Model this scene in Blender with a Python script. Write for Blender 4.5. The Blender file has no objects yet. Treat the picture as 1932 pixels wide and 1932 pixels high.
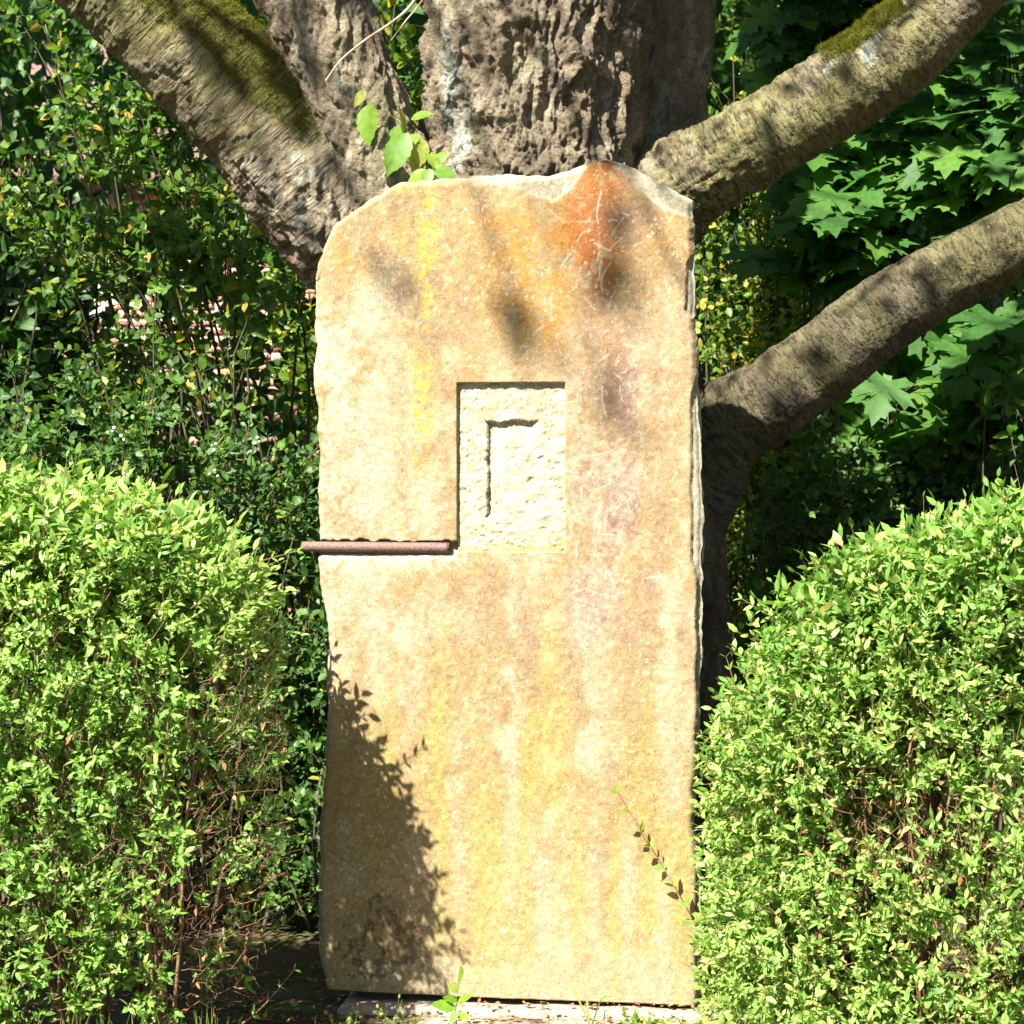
import bpy, math
import numpy as np
from mathutils import Vector, Matrix

# ------------------------------------------------------------------ camera, sky, sun, exposure
scene = bpy.context.scene
C = scene.collection
CAMY, CAMZ, FPX = -6.0, 1.35, 4242.0          # camera stands 6 m in front of the slab
cam_d = bpy.data.cameras.new("camera")
cam = bpy.data.objects.new("camera", cam_d); C.objects.link(cam)
cam.location = (0, CAMY, CAMZ); cam.rotation_euler = (math.radians(90), 0, 0)
cam_d.sensor_width = 36.0; cam_d.lens = 36.0 * FPX / 1932.0
cam_d.shift_y = -46.0 / 1932.0
cam_d.clip_start = 0.05; cam_d.clip_end = 3000
cam_d.dof.use_dof = True; cam_d.dof.focus_distance = 5.95; cam_d.dof.aperture_fstop = 9.0
scene.camera = cam

SUN = np.array([0.40, 0.56, -0.725]); SUN /= np.linalg.norm(SUN)      # direction the light travels
world = bpy.data.worlds.new("World"); scene.world = world; world.use_nodes = True
wn = world.node_tree
sky = wn.nodes.new("ShaderNodeTexSky"); sky.sky_type = 'NISHITA'; sky.sun_disc = False
sky.sun_elevation = math.asin(-SUN[2]); sky.sun_rotation = math.atan2(-SUN[0], -SUN[1])
bg = wn.nodes["Background"]; bg.inputs[1].default_value = 0.05
wn.links.new(sky.outputs[0], bg.inputs[0])
sl = bpy.data.lights.new("sun", 'SUN'); sl.energy = 5.0; sl.angle = math.radians(0.53); sl.color = (1.0, 0.94, 0.84)
so = bpy.data.objects.new("sun", sl); C.objects.link(so)
so.rotation_euler = Vector(SUN).to_track_quat('-Z', 'Y').to_euler(); so.location = (-6, -9, 12)
scene.view_settings.view_transform = 'Standard'; scene.view_settings.look = 'None'
scene.view_settings.gamma = 1.0; scene.view_settings.exposure = 2.2
scene.render.engine = 'CYCLES'
scene.cycles.max_bounces = 8; scene.cycles.transparent_max_bounces = 8

# ------------------------------------------------------------------ helpers
R = np.random.default_rng(11)
def at(px, py, Y=0.0):
    """world point at depth Y that belongs to a place in the 1932-wide photograph"""
    k = (Y - CAMY) / FPX
    return np.array([(px - 966.0) * k, Y, CAMZ - (py - 920.0) * k])
def proj(P):
    k = FPX / (P[:, 1] - CAMY)
    return 966 + P[:, 0] * k, 920 - (P[:, 2] - CAMZ) * k
def unit(a):
    return a / np.maximum(np.linalg.norm(a, axis=-1, keepdims=True), 1e-9)
def rnd(n, rng=None):
    return (rng or R).normal(size=(n, 3))
def smooth(a, b, x):
    t = np.clip((x - a) / (b - a), 0, 1); return t * t * (3 - 2 * t)
def _hash(ix, iy, iz):
    h = (ix * 374761393 + iy * 668265263 + iz * 2147483647) & 0xFFFFFFFF
    h = ((h ^ (h >> 13)) * 1274126177) & 0xFFFFFFFF
    h = (h ^ (h >> 16)) & 0xFFFF
    return h / 32767.5 - 1.0
def vnoise(P):
    P = np.asarray(P, dtype=np.float64); F = np.floor(P); f = P - F
    I = F.astype(np.int64); u = f * f * (3 - 2 * f)
    out = 0
    for dx in (0, 1):
        wx = u[:, 0] if dx else 1 - u[:, 0]
        for dy in (0, 1):
            wy = u[:, 1] if dy else 1 - u[:, 1]
            for dz in (0, 1):
                wz = u[:, 2] if dz else 1 - u[:, 2]
                out = out + wx * wy * wz * _hash(I[:, 0] + dx, I[:, 1] + dy, I[:, 2] + dz)
    return out
def fbm(P, o=4, g=0.5):
    s = 0; a = 1; t = 0
    for k in range(o):
        s = s + a * vnoise(P * 2.03 ** k + 17.3 * k); t += a; a *= g
    return s / t
def ridged(P, o=3):
    s = 0; a = 1; t = 0
    for k in range(o):
        s = s + a * (1 - 2 * np.abs(vnoise(P * 2.1 ** k + 9.1 * k))); t += a; a *= 0.55
    return s / t
def mixc(c, d, f):
    return c * (1 - f[:, None]) + np.asarray(d) * f[:, None]

def mesh_np(name, V, F, mat, col=None, lr=None, vec=None, sm=True):
    V = np.ascontiguousarray(V, dtype=np.float32); F = np.ascontiguousarray(F, dtype=np.int32)
    me = bpy.data.meshes.new(name); k = F.shape[1]
    me.vertices.add(len(V)); me.vertices.foreach_set("co", V.ravel())
    me.loops.add(F.size); me.loops.foreach_set("vertex_index", F.ravel())
    me.polygons.add(len(F))
    me.polygons.foreach_set("loop_start", np.arange(0, F.size, k, dtype=np.int32))
    me.polygons.foreach_set("loop_total", np.full(len(F), k, dtype=np.int32))
    if sm: me.polygons.foreach_set("use_smooth", np.ones(len(F), dtype=bool))
    if col is not None:
        a = me.color_attributes.new("col", 'FLOAT_COLOR', 'POINT')
        a.data.foreach_set("color", np.concatenate([col, np.ones((len(V), 1))], 1).astype(np.float32).ravel())
    if lr is not None:
        a = me.attributes.new("lr", 'FLOAT', 'POINT'); a.data.foreach_set("value", np.asarray(lr, dtype=np.float32))
    if vec is not None:
        a = me.attributes.new("ring", 'FLOAT_VECTOR', 'POINT'); a.data.foreach_set("vector", np.asarray(vec, dtype=np.float32).ravel())
    me.update(calc_edges=True); me.validate()
    if mat: me.materials.append(mat)
    return me
def put(name, me, parent=None):
    o = bpy.data.objects.new(name, me); C.objects.link(o)
    if parent is not None: o.parent = parent
    return o
def mk(name, V, F, mat, parent=None, **kw):
    """one mesh object; V in world coordinates; parents are unrotated empties"""
    V = np.asarray(V, float)
    if parent is not None:
        V = V - wloc(parent); loc = None
    else:
        loc = np.array([V[:, 0].mean(), V[:, 1].mean(), V[:, 2].min()]); V = V - loc
    o = put(name, mesh_np(name, V, F, mat, **kw), parent)
    if loc is not None: o.location = loc
    return o
def wloc(o):
    l = np.array(o.location)
    while o.parent is not None:
        o = o.parent; l = l + np.array(o.location)
    return l
def tag(o, label=None, cat=None, group=None, kind=None):
    if label: o["label"] = label
    if cat: o["category"] = cat
    if group: o["group"] = group
    if kind: o["kind"] = kind
    return o
def thing(name, loc, label, cat, group=None):
    o = put(name, None); o.location = loc; o.empty_display_size = 0.05
    return tag(o, label, cat, group)

def catmull(pts, step):
    pts = np.asarray(pts, float); out = []
    P = np.vstack([2 * pts[0] - pts[1], pts, 2 * pts[-1] - pts[-2]])
    for i in range(1, len(P) - 2):
        n = max(2, int(np.linalg.norm(P[i + 1][:3] - P[i][:3]) / step))
        t = np.linspace(0, 1, n, endpoint=False)[:, None]
        a, b, c, d = P[i - 1], P[i], P[i + 1], P[i + 2]
        out.append(0.5 * (2 * b + (c - a) * t + (2 * a - 5 * b + 4 * c - d) * t ** 2 + (3 * b - a - 3 * c + d) * t ** 3))
    return np.vstack(out + [pts[-1:]])
def frames(P):
    T = unit(np.gradient(P, axis=0)); N = np.zeros_like(P); 
    n = np.cross(T[0], [0, 1, 0]); n = n if np.linalg.norm(n) > .1 else np.cross(T[0], [1, 0, 0])
    for i in range(len(P)):
        n = n - T[i] * n.dot(T[i]); n = n / np.linalg.norm(n); N[i] = n
    return T, N, np.cross(T, N)
def tube(path, step=0.02, seg=8, disp=None, cap=True):
    """path rows x,y,z,r -> V,F,uv(s,theta)"""
    Q = catmull(path, step); P = Q[:, :3]; r = np.maximum(Q[:, 3], 0.0003)
    T, N, B = frames(P); th = np.linspace(0, 2 * np.pi, seg, endpoint=False) + np.pi / 2
    s = np.concatenate([[0], np.cumsum(np.linalg.norm(np.diff(P, axis=0), axis=1))])
    S, TH = np.meshgrid(s, th, indexing='ij')
    dirv = (N[:, None] * np.cos(TH)[..., None] + B[:, None] * np.sin(TH)[..., None])
    base = P[:, None] + dirv * r[:, None, None]
    uv = np.stack([S.ravel(), TH.ravel()], 1)
    V = base.reshape(-1, 3); D = dirv.reshape(-1, 3)
    if disp is not None: V = V + D * disp(V, S.ravel(), TH.ravel(), np.repeat(r, seg))[:, None]
    i, j = np.meshgrid(np.arange(len(P) - 1), np.arange(seg), indexing='ij'); i = i.ravel(); j = j.ravel(); j2 = (j + 1) % seg
    F = np.stack([i * seg + j, i * seg + j2, (i + 1) * seg + j2, (i + 1) * seg + j], 1)
    if cap:
        n = len(V); V = np.vstack([V, P[0], P[-1]]); uv = np.vstack([uv, [[0, 0]], [[s[-1], 0]]])
        a = np.arange(seg); b = (a + 1) % seg; o = (len(P) - 1) * seg
        F = np.vstack([F, np.stack([np.full(seg, n), b, a, a], 1), np.stack([np.full(seg, n + 1), o + a, o + b, o + b], 1)])
    return V, F, uv
def tube_obj(name, path, mat, parent=None, step=0.02, seg=6):
    V, F, uv = tube(path, step, seg, cap=False)
    return mk(name, V, F, mat, parent)
def segs(A, B, ra, rb):
    """many thin three-sided stems at once"""
    A = np.asarray(A); B = np.asarray(B); n = len(A); T = unit(B - A)
    u = unit(np.cross(T, np.array([.31, .77, .55]))); v = np.cross(T, u)
    V = np.zeros((n, 6, 3))
    for k in range(3):
        o = u * math.cos(2.094 * k) + v * math.sin(2.094 * k)
        V[:, k] = A + o * np.reshape(ra, (-1, 1)); V[:, 3 + k] = B + o * np.reshape(rb, (-1, 1))
    f = np.array([[0, 1, 4, 3], [1, 2, 5, 4], [2, 0, 3, 5]])
    return V.reshape(-1, 3), (np.arange(n)[:, None, None] * 6 + f).reshape(-1, 4)
def poly_segs(P, r0, r1):
    """P: (n,k,3) poly-lines -> stems"""
    n, k, _ = P.shape; r = np.linspace(r0, r1, k)
    return segs(P[:, :-1].reshape(-1, 3), P[:, 1:].reshape(-1, 3), np.tile(r[:-1], n), np.tile(r[1:], n))

# ------------------------------------------------------------------ materials
def mat_new(name):
    m = bpy.data.materials.new(name); m.use_nodes = True; nt = m.node_tree
    return m, nt, nt.nodes["Principled BSDF"], nt.nodes["Material Output"]
def nd(nt, t, **kw):
    n = nt.nodes.new(t)
    for k, v in kw.items():
        if k.startswith("i_"): n.inputs[k[2:].replace("_", " ")].default_value = v
        else: setattr(n, k, v)
    return n
def mat_attr(name, rough=0.9, fine=180.0, amp=0.25, bump=0.4, bscale=90.0, bdist=0.004, spec=0.3):
    """base colour from the 'col' attribute, broken up by fine noise, with fine relief"""
    m, nt, b, _ = mat_new(name)
    a = nd(nt, "ShaderNodeAttribute", attribute_name="col"); tc = nd(nt, "ShaderNodeNewGeometry")
    n1 = nd(nt, "ShaderNodeTexNoise", i_Scale=fine, i_Detail=5.0, i_Roughness=0.7)
    nt.links.new(tc.outputs["Position"], n1.inputs["Vector"])
    mr = nd(nt, "ShaderNodeMapRange"); mr.inputs[1].default_value = .3; mr.inputs[2].default_value = .7
    mr.inputs[3].default_value = 1 - amp; mr.inputs[4].default_value = 1 + amp
    nt.links.new(n1.outputs[0], mr.inputs[0])
    mx = nd(nt, "ShaderNodeVectorMath", operation='SCALE')
    nt.links.new(a.outputs["Color"], mx.inputs[0]); nt.links.new(mr.outputs[0], mx.inputs["Scale"])
    nt.links.new(mx.outputs[0], b.inputs["Base Color"])
    n2 = nd(nt, "ShaderNodeTexNoise", i_Scale=bscale, i_Detail=7.0, i_Roughness=0.68)
    nt.links.new(tc.outputs["Position"], n2.inputs["Vector"])
    bp = nd(nt, "ShaderNodeBump", i_Strength=bump, i_Distance=bdist)
    nt.links.new(n2.outputs[0], bp.inputs["Height"]); nt.links.new(bp.outputs[0], b.inputs["Normal"])
    b.inputs["Roughness"].default_value = rough; b.inputs["Specular IOR Level"].default_value = spec
    return m
def mat_limb(name):
    """cherry bark: short cross-wise pores and peeling rings round the limb"""
    m = mat_attr(name, rough=.8, fine=150, amp=.34, bump=.8, bscale=110, bdist=.008, spec=.25); nt = m.node_tree; b = nt.nodes["Principled BSDF"]
    at_ = nd(nt, "ShaderNodeAttribute", attribute_name="ring")
    def ringnoise(sx, sy, det, lo, hi):
        v = nd(nt, "ShaderNodeVectorMath", operation='MULTIPLY'); v.inputs[1].default_value = (sx, sy, sy); nt.links.new(at_.outputs["Vector"], v.inputs[0])
        n = nd(nt, "ShaderNodeTexNoise", i_Scale=1.0, i_Detail=det, i_Roughness=.6, i_Distortion=.4); nt.links.new(v.outputs[0], n.inputs["Vector"])
        q = nd(nt, "ShaderNodeMapRange"); q.inputs[1].default_value = lo; q.inputs[2].default_value = hi; nt.links.new(n.outputs[0], q.inputs[0]); return q
    a = ringnoise(105, 3.2, 3.0, .54, .66); c = ringnoise(46, 1.3, 4.0, .5, .68)
    old = b.inputs["Base Color"].links[0].from_socket
    m1 = nd(nt, "ShaderNodeMix", data_type='RGBA'); m1.inputs["B"].default_value = (.035, .024, .014, 1); nt.links.new(old, m1.inputs["A"])
    k = nd(nt, "ShaderNodeMath", operation='MULTIPLY'); k.inputs[1].default_value = .6; nt.links.new(a.outputs[0], k.inputs[0]); nt.links.new(k.outputs[0], m1.inputs["Factor"])
    m2 = nd(nt, "ShaderNodeMix", data_type='RGBA'); m2.inputs["B"].default_value = (.11, .065, .038, 1); nt.links.new(m1.outputs["Result"], m2.inputs["A"])
    k2 = nd(nt, "ShaderNodeMath", operation='MULTIPLY'); k2.inputs[1].default_value = .3; nt.links.new(c.outputs[0], k2.inputs[0]); nt.links.new(k2.outputs[0], m2.inputs["Factor"])
    nt.links.new(m2.outputs["Result"], b.inputs["Base Color"])
    bp0 = b.inputs["Normal"].links[0].from_node
    bp = nd(nt, "ShaderNodeBump", i_Strength=.9, i_Distance=.008); ad = nd(nt, "ShaderNodeMath", operation='ADD'); nt.links.new(a.outputs[0], ad.inputs[0]); nt.links.new(c.outputs[0], ad.inputs[1])
    nt.links.new(ad.outputs[0], bp.inputs["Height"]); nt.links.new(bp0.outputs[0], bp.inputs["Normal"]); nt.links.new(bp.outputs[0], b.inputs["Normal"])
    return m
def mat_plain(name, c1, c2, rough=0.8, scale=40.0, bump=0.3, metal=0.0, dist=0.003):
    m, nt, b, _ = mat_new(name)
    tc = nd(nt, "ShaderNodeNewGeometry")
    n1 = nd(nt, "ShaderNodeTexNoise", i_Scale=scale, i_Detail=6.0, i_Roughness=0.65)
    nt.links.new(tc.outputs["Position"], n1.inputs["Vector"])
    cr = nd(nt, "ShaderNodeValToRGB"); cr.color_ramp.elements[0].position = .35; cr.color_ramp.elements[1].position = .65
    cr.color_ramp.elements[0].color = (*c1, 1); cr.color_ramp.elements[1].color = (*c2, 1)
    nt.links.new(n1.outputs[0], cr.inputs[0]); nt.links.new(cr.outputs[0], b.inputs["Base Color"])
    bp = nd(nt, "ShaderNodeBump", i_Strength=bump, i_Distance=dist)
    nt.links.new(n1.outputs[0], bp.inputs["Height"]); nt.links.new(bp.outputs[0], b.inputs["Normal"])
    b.inputs["Roughness"].default_value = rough; b.inputs["Metallic"].default_value = metal
    return m
def mat_leaf(name, stops, trans=0.45, rough=0.5, spec=0.35, tscale=(1.35, 1.5, 0.6)):
    """leaf blade: colour from a per-leaf random value, light passing through the blade"""
    m, nt, b, out = mat_new(name)
    a = nd(nt, "ShaderNodeAttribute", attribute_name="lr"); oi = nd(nt, "ShaderNodeObjectInfo")
    ad = nd(nt, "ShaderNodeMath", operation='ADD'); fr = nd(nt, "ShaderNodeMath", operation='FRACT')
    nt.links.new(a.outputs["Fac"], ad.inputs[0]); nt.links.new(oi.outputs["Random"], ad.inputs[1])
    nt.links.new(ad.outputs[0], fr.inputs[0])
    cr = nd(nt, "ShaderNodeValToRGB"); e = cr.color_ramp.elements
    while len(e) < len(stops): e.new(0.5)
    for el, (p, c) in zip(e, stops): el.position = p; el.color = (*c, 1)
    nt.links.new(fr.outputs[0], cr.inputs[0])
    g = nd(nt, "ShaderNodeNewGeometry")
    n1 = nd(nt, "ShaderNodeTexNoise", i_Scale=60.0, i_Detail=3.0)
    nt.links.new(g.outputs["Position"], n1.inputs["Vector"])
    mr = nd(nt, "ShaderNodeMapRange"); mr.inputs[1].default_value = .3; mr.inputs[2].default_value = .7
    mr.inputs[3].default_value = .8; mr.inputs[4].default_value = 1.2
    nt.links.new(n1.outputs[0], mr.inputs[0])
    sc = nd(nt, "ShaderNodeVectorMath", operation='SCALE'); nt.links.new(cr.outputs[0], sc.inputs[0]); nt.links.new(mr.outputs[0], sc.inputs["Scale"])
    nt.links.new(sc.outputs[0], b.inputs["Base Color"])
    b.inputs["Roughness"].default_value = rough; b.inputs["Specular IOR Level"].default_value = spec
    ts = nd(nt, "ShaderNodeVectorMath", operation='MULTIPLY'); ts.inputs[1].default_value = tscale
    nt.links.new(sc.outputs[0], ts.inputs[0])
    tr = nd(nt, "ShaderNodeBsdfTranslucent"); nt.links.new(ts.outputs[0], tr.inputs["Color"])
    mx = nd(nt, "ShaderNodeMixShader"); mx.inputs[0].default_value = trans
    nt.links.new(b.outputs[0], mx.inputs[1]); nt.links.new(tr.outputs[0], mx.inputs[2])
    nt.links.new(mx.outputs[0], out.inputs["Surface"])
    return m

M_STONE = mat_attr("sandstone", rough=.92, fine=210, amp=.34, bump=.5, bscale=200, bdist=.004, spec=.2)
M_BARK = mat_attr("bark", rough=.93, fine=120, amp=.45, bump=1.0, bscale=70, bdist=.02, spec=.15)
M_LIMB = mat_limb("limb_bark")
M_SOIL = mat_attr("soil", rough=.97, fine=90, amp=.4, bump=.9, bscale=60, bdist=.012, spec=.1)
M_PLINTH = mat_plain("plinth_stone", (.15, .12, .095), (.30, .25, .20), .93, 35, .5)
M_RUST = mat_plain("rusty_iron", (.075, .043, .036), (.185, .112, .094), .7, 190, .6, 0.2)
M_MOSS = mat_leaf("moss", [(0, (.055, .062, .006)), (.5, (.11, .115, .010)), (1, (.19, .17, .02))], .3, .8, .1)
M_TWIG = mat_plain("twig_brown", (.095, .052, .026), (.20, .115, .058), .85, 60, .2)
M_CANE = mat_plain("cane_bark", (.03, .027, .014), (.075, .06, .03), .8, 40, .2)
M_DEAD = mat_plain("dead_wood", (.28, .20, .14), (.46, .36, .27), .85, 80, .3)
M_DRY = mat_leaf("dry_leaf", [(0, (.16, .07, .03)), (.5, (.30, .16, .07)), (1, (.42, .26, .12))], .25, .8, .1, (1.2, 1, .8))
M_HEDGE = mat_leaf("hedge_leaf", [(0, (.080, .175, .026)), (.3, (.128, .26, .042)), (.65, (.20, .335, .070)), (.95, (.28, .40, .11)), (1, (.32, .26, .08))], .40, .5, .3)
M_ROSE = mat_leaf("rose_leaf", [(0, (.045, .105, .018)), (.5, (.07, .15, .022)), (.86, (.11, .20, .03)), (.95, (.30, .26, .03)), (1, (.34, .20, .04))], .42)
M_SNOW = mat_leaf("shrub_leaf", [(0, (.035, .095, .022)), (.5, (.055, .13, .026)), (.93, (.09, .18, .03)), (1, (.28, .24, .04))], .40)
M_YELL = mat_leaf("yellowing_leaf", [(0, (.06, .14, .02)), (.45, (.11, .20, .025)), (.8, (.18, .24, .03)), (1, (.42, .32, .03))], .45)
M_MAPLE = mat_leaf("maple_leaf", [(0, (.036, .11, .024)), (.5, (.06, .155, .026)), (1, (.10, .21, .035))], .5, .55, .3)
M_IVY = mat_leaf("broad_leaf", [(0, (.025, .075, .016)), (1, (.055, .13, .024))], .35)
M_SHOOT = mat_leaf("young_leaf", [(0, (.10, .22, .02)), (.8, (.17, .29, .03)), (1, (.26, .27, .05))], .5, .45, .4)
M_CROWN = mat_leaf("cherry_leaf", [(0, (.045, .10, .018)), (1, (.08, .16, .03))], .35)
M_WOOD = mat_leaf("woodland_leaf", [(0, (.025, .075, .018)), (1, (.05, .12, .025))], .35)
M_GRASS = mat_leaf("grass_blade", [(0, (.08, .16, .03)), (.7, (.14, .22, .05)), (1, (.26, .24, .10))], .35)
M_BERRY = mat_plain("white_berry", (.62, .62, .52), (.78, .78, .70), .4, 30, .05)
M_BRICK = mat_plain("red_brick", (.34, .13, .09), (.52, .24, .17), .9, 9, .3)
_nt = M_BRICK.node_tree; _b = _nt.nodes["Principled BSDF"]; _oi = nd(_nt, "ShaderNodeObjectInfo"); _mr = nd(_nt, "ShaderNodeMapRange"); _mr.inputs[3].default_value = .6; _mr.inputs[4].default_value = 1.3
_sc = nd(_nt, "ShaderNodeVectorMath", operation='SCALE'); _nt.links.new(_oi.outputs["Random"], _mr.inputs[0]); _nt.links.new(_b.inputs["Base Color"].links[0].from_socket, _sc.inputs[0]); _nt.links.new(_mr.outputs[0], _sc.inputs["Scale"]); _nt.links.new(_sc.outputs[0], _b.inputs["Base Color"])
M_MORTAR = mat_plain("mortar", (.52, .48, .43), (.62, .57, .51), .95, 30, .3)
M_ROOF = mat_plain("roof_tile", (.10, .06, .05), (.16, .09, .07), .85, 12, .3)
M_FRAME = mat_plain("window_paint", (.62, .63, .66), (.72, .73, .75), .5, 10, .05)
def mat_glass():
    m, nt, b, _ = mat_new("window_glass"); b.inputs["Base Color"].default_value = (.03, .035, .04, 1)
    b.inputs["Roughness"].default_value = .05; b.inputs["Specular IOR Level"].default_value = .8; return m
M_GLASS = mat_glass()

# ------------------------------------------------------------------ ground
def ground_h(x, y):
    P = np.stack([x, y, np.zeros_like(x)], -1).reshape(-1, 3)
    h = 0.018 * fbm(P * 3.0, 4) + 0.010 * fbm(P * 17.0, 3) + 0.05 * fbm(P * 0.4, 2)
    d = np.exp(-((P[:, 0] / 1.0) ** 4 + ((P[:, 1] + .25) / .9) ** 4))
    return (-0.022 + h * (1 - .75 * d)).reshape(np.shape(x))
def axis(lo, hi, near_lo, near_hi, fine):
    a = np.arange(near_lo, near_hi, fine); f = []
    s = fine; v = near_hi
    while v < hi: f.append(v); s *= 1.25; v += s
    g = []; s = fine; v = near_lo
    while v > lo: s *= 1.25; v -= s; g.append(v)
    return np.array(sorted(g) + list(a) + f + [hi])
gx = axis(-900, 900, -1.6, 1.6, .016); gy = axis(-300, 1500, -1.0, .8, .016)
GX, GY = np.meshgrid(gx, gy, indexing='ij'); GZ = ground_h(GX, GY)
V = np.stack([GX, GY, GZ], -1).reshape(-1, 3)
i, j = np.meshgrid(np.arange(len(gx) - 1), np.arange(len(gy) - 1), indexing='ij'); i = i.ravel(); j = j.ravel(); n = len(gy)
F = np.stack([i * n + j, (i + 1) * n + j, (i + 1) * n + j + 1, i * n + j + 1], 1)
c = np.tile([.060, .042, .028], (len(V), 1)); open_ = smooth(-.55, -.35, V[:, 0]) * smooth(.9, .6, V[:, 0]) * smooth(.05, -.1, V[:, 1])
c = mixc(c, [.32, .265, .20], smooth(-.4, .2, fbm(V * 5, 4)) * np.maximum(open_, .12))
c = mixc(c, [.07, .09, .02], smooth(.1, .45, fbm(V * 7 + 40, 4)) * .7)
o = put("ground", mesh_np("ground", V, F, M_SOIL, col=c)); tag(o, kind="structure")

# ------------------------------------------------------------------ the stone slab
TOP = np.array([(560, 560), (605, 495), (625, 455), (640, 425), (700, 385), (760, 350), (800, 346), (850, 346), (900, 340), (960, 340), (1005, 344), (1040, 340), (1075, 333), (1110, 318), (1145, 311), (1175, 318), (1210, 335), (1250, 360), (1275, 374), (1303, 389), (1340, 400)], float)
LEFT = np.array([(340, 603), (500, 605), (600, 603), (720, 600), (850, 607), (960, 605), (1015, 608), (1032, 612), (1050, 606), (1100, 606), (1140, 615), (1200, 625), (1290, 625), (1400, 620), (1500, 615), (1560, 606), (1620, 612), (1680, 605), (1760, 607), (1830, 612), (1880, 622)], float)
RIGHT = np.array([(300, 1303), (390, 1304), (500, 1306), (620, 1308), (700, 1313), (760, 1314), (870, 1320), (930, 1322), (1090, 1322), (1160, 1320), (1250, 1318), (1350, 1315), (1440, 1312), (1480, 1306), (1560, 1308), (1640, 1316), (1885, 1316)], float)
MX = 1 / 707.0
def px2x(p): return (p - 966) * MX
def px2z(p): return (1875 - p) * MX
ROT = math.radians(-5.5); THK = 0.145
def snapgrid(lo, hi, step, keys, fine=0.0012):
    g = np.arange(lo, hi + step * .5, step)
    for k in keys:
        g = g[np.abs(g - k) > step * .55]; g = np.concatenate([g, [k - fine, k + fine]])
    return np.unique(g)
NX0, NX1, NZ0, NZ1 = px2x(868), px2x(1070), px2z(1040), px2z(725)
SZ = px2z(1021)
us = snapgrid(px2x(605), px2x(1312), .0036, [NX0, NX1, px2x(924)])
vs = snapgrid(0.0, px2z(311), .0036, [NZ0, NZ1, SZ, px2z(797)])
U, W = np.meshgrid(us, vs, indexing='ij'); nu, nv = U.shape
zp = 1875 - W / MX
def prof(T, q, n=3.0, sc=.02):
    return np.interp(q, T[:, 0], T[:, 1])
jag = lambda q, s: (fbm(np.stack([q.ravel() * .035, np.full(q.size, s), np.zeros(q.size)], 1), 4) * 5).reshape(q.shape)
xl = px2x(prof(LEFT, zp) + jag(zp, 3.1)); xr = px2x(prof(RIGHT, zp) + jag(zp, 8.7) * .9)
X = U + (xl - us[0]) * smooth(.14, 0, U - us[0]) + (xr - us[-1]) * smooth(.10, 0, us[-1] - U)
xp = 966 + X / MX
zt = px2z(prof(TOP, xp) + jag(xp, 5.3) * .5)
Z = W + (zt - vs[-1]) * smooth(.34, 0, vs[-1] - W)
Z = Z + (np.interp(xp, [605, 850, 1320], [12, 5, -4]) * MX) * smooth(.2, 0, W)     # the foot stands a little crooked
Z = Z + (.0012 * fbm(np.stack([X.ravel() * 30, np.zeros(X.size), Z.ravel() * 0], 1), 3).reshape(X.shape)) * smooth(.03, 0, W)
P3 = np.stack([X, np.zeros_like(X), Z], -1).reshape(-1, 3)
XP = (966 + P3[:, 0] / MX); ZP = 1875 - P3[:, 2] / MX
in_n = ((U > NX0) & (U < NX1) & (W > NZ0) & (W < NZ1)).ravel()
# relief of the front: slightly wavy cleft face, niche, notch for the bar
dep = 0.006 * fbm(P3 * 3.1, 3) + .0022 * fbm(P3 * np.array([14, 1, 9]) + 5, 4) + .0009 * fbm(P3 * 70, 2)
edge = np.minimum(np.minimum(U - us[0], us[-1] - U), vs[-1] - W).ravel()
dep = dep + .010 * np.clip(1 - edge / .013, 0, 1) ** 2
chip = smooth(0, 10, np.interp(XP, [605, 850, 870, 900, 960, 1000, 1050, 1080, 1105, 1130, 1150, 1170, 1200, 1240, 1280, 1312], [300, 340, 346, 356, 360, 378, 392, 372, 335, 312, 312, 330, 365, 402, 418, 430]) + 10 * fbm(P3 * 22, 3) - ZP)
rchip = smooth(0, 5, XP - (1312 - 20 * smooth(30, 0, np.abs(ZP - 550) - 40) - 10 * smooth(30, 0, np.abs(ZP - 900) - 150) + 5 * fbm(P3 * 20 + 3, 3)))
dep = dep + .007 * chip + .012 * rchip
chis = fbm(P3 * np.array([38, 1, 60]) + 31, 4); chis2 = ridged(P3 * np.array([24, 1, 34]) + 7, 3)
nA = fbm(P3 * 6 + 3, 4); _a = .5 + .9 * fbm(P3 * 9 + 50, 2); _u = P3[:, 0] * np.cos(_a) + P3[:, 2] * np.sin(_a); _v = -P3[:, 0] * np.sin(_a) + P3[:, 2] * np.cos(_a)
stroke = fbm(np.stack([_u * 55, _v * 130, _u * 0], 1) + 4, 3)
nd_ = .0115 + .0022 * chis + .0016 * chis2 + .0030 * np.clip(stroke - .12 + .25 * nA, 0, 1) * 3 + .0022 * fbm(P3 * 110, 2)
ins = ((XP > 924) & (ZP > 796)).ravel() if XP.ndim > 1 else (XP > 924 + 4 * fbm(P3 * 40, 2)) & (ZP > 796 + 4 * fbm(P3 * 40 + 9, 2))
fade_t = smooth(1024, 1004, XP) * smooth(850, 800, ZP); fade_l = smooth(985, 965, ZP) * smooth(962, 928, XP)
nd_ = nd_ + np.where(ins, .015 * np.maximum(fade_t, fade_l), 0)
dep = np.where(in_n, nd_, dep)
slot = ((XP < 868) & (ZP > 1021 + 3 * fbm(P3 * 55, 2) - 9 * np.clip(fbm(P3 * 30 + 60, 2) - .25, 0, 1) * 3)) * np.clip((1052 - ZP) / 31, 0, 1)
dep = dep + np.where(in_n, 0, .040 * slot ** .8 + .003 * (slot > 0) * fbm(P3 * 60, 3))
P3[:, 1] = dep - THK / 2
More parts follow.
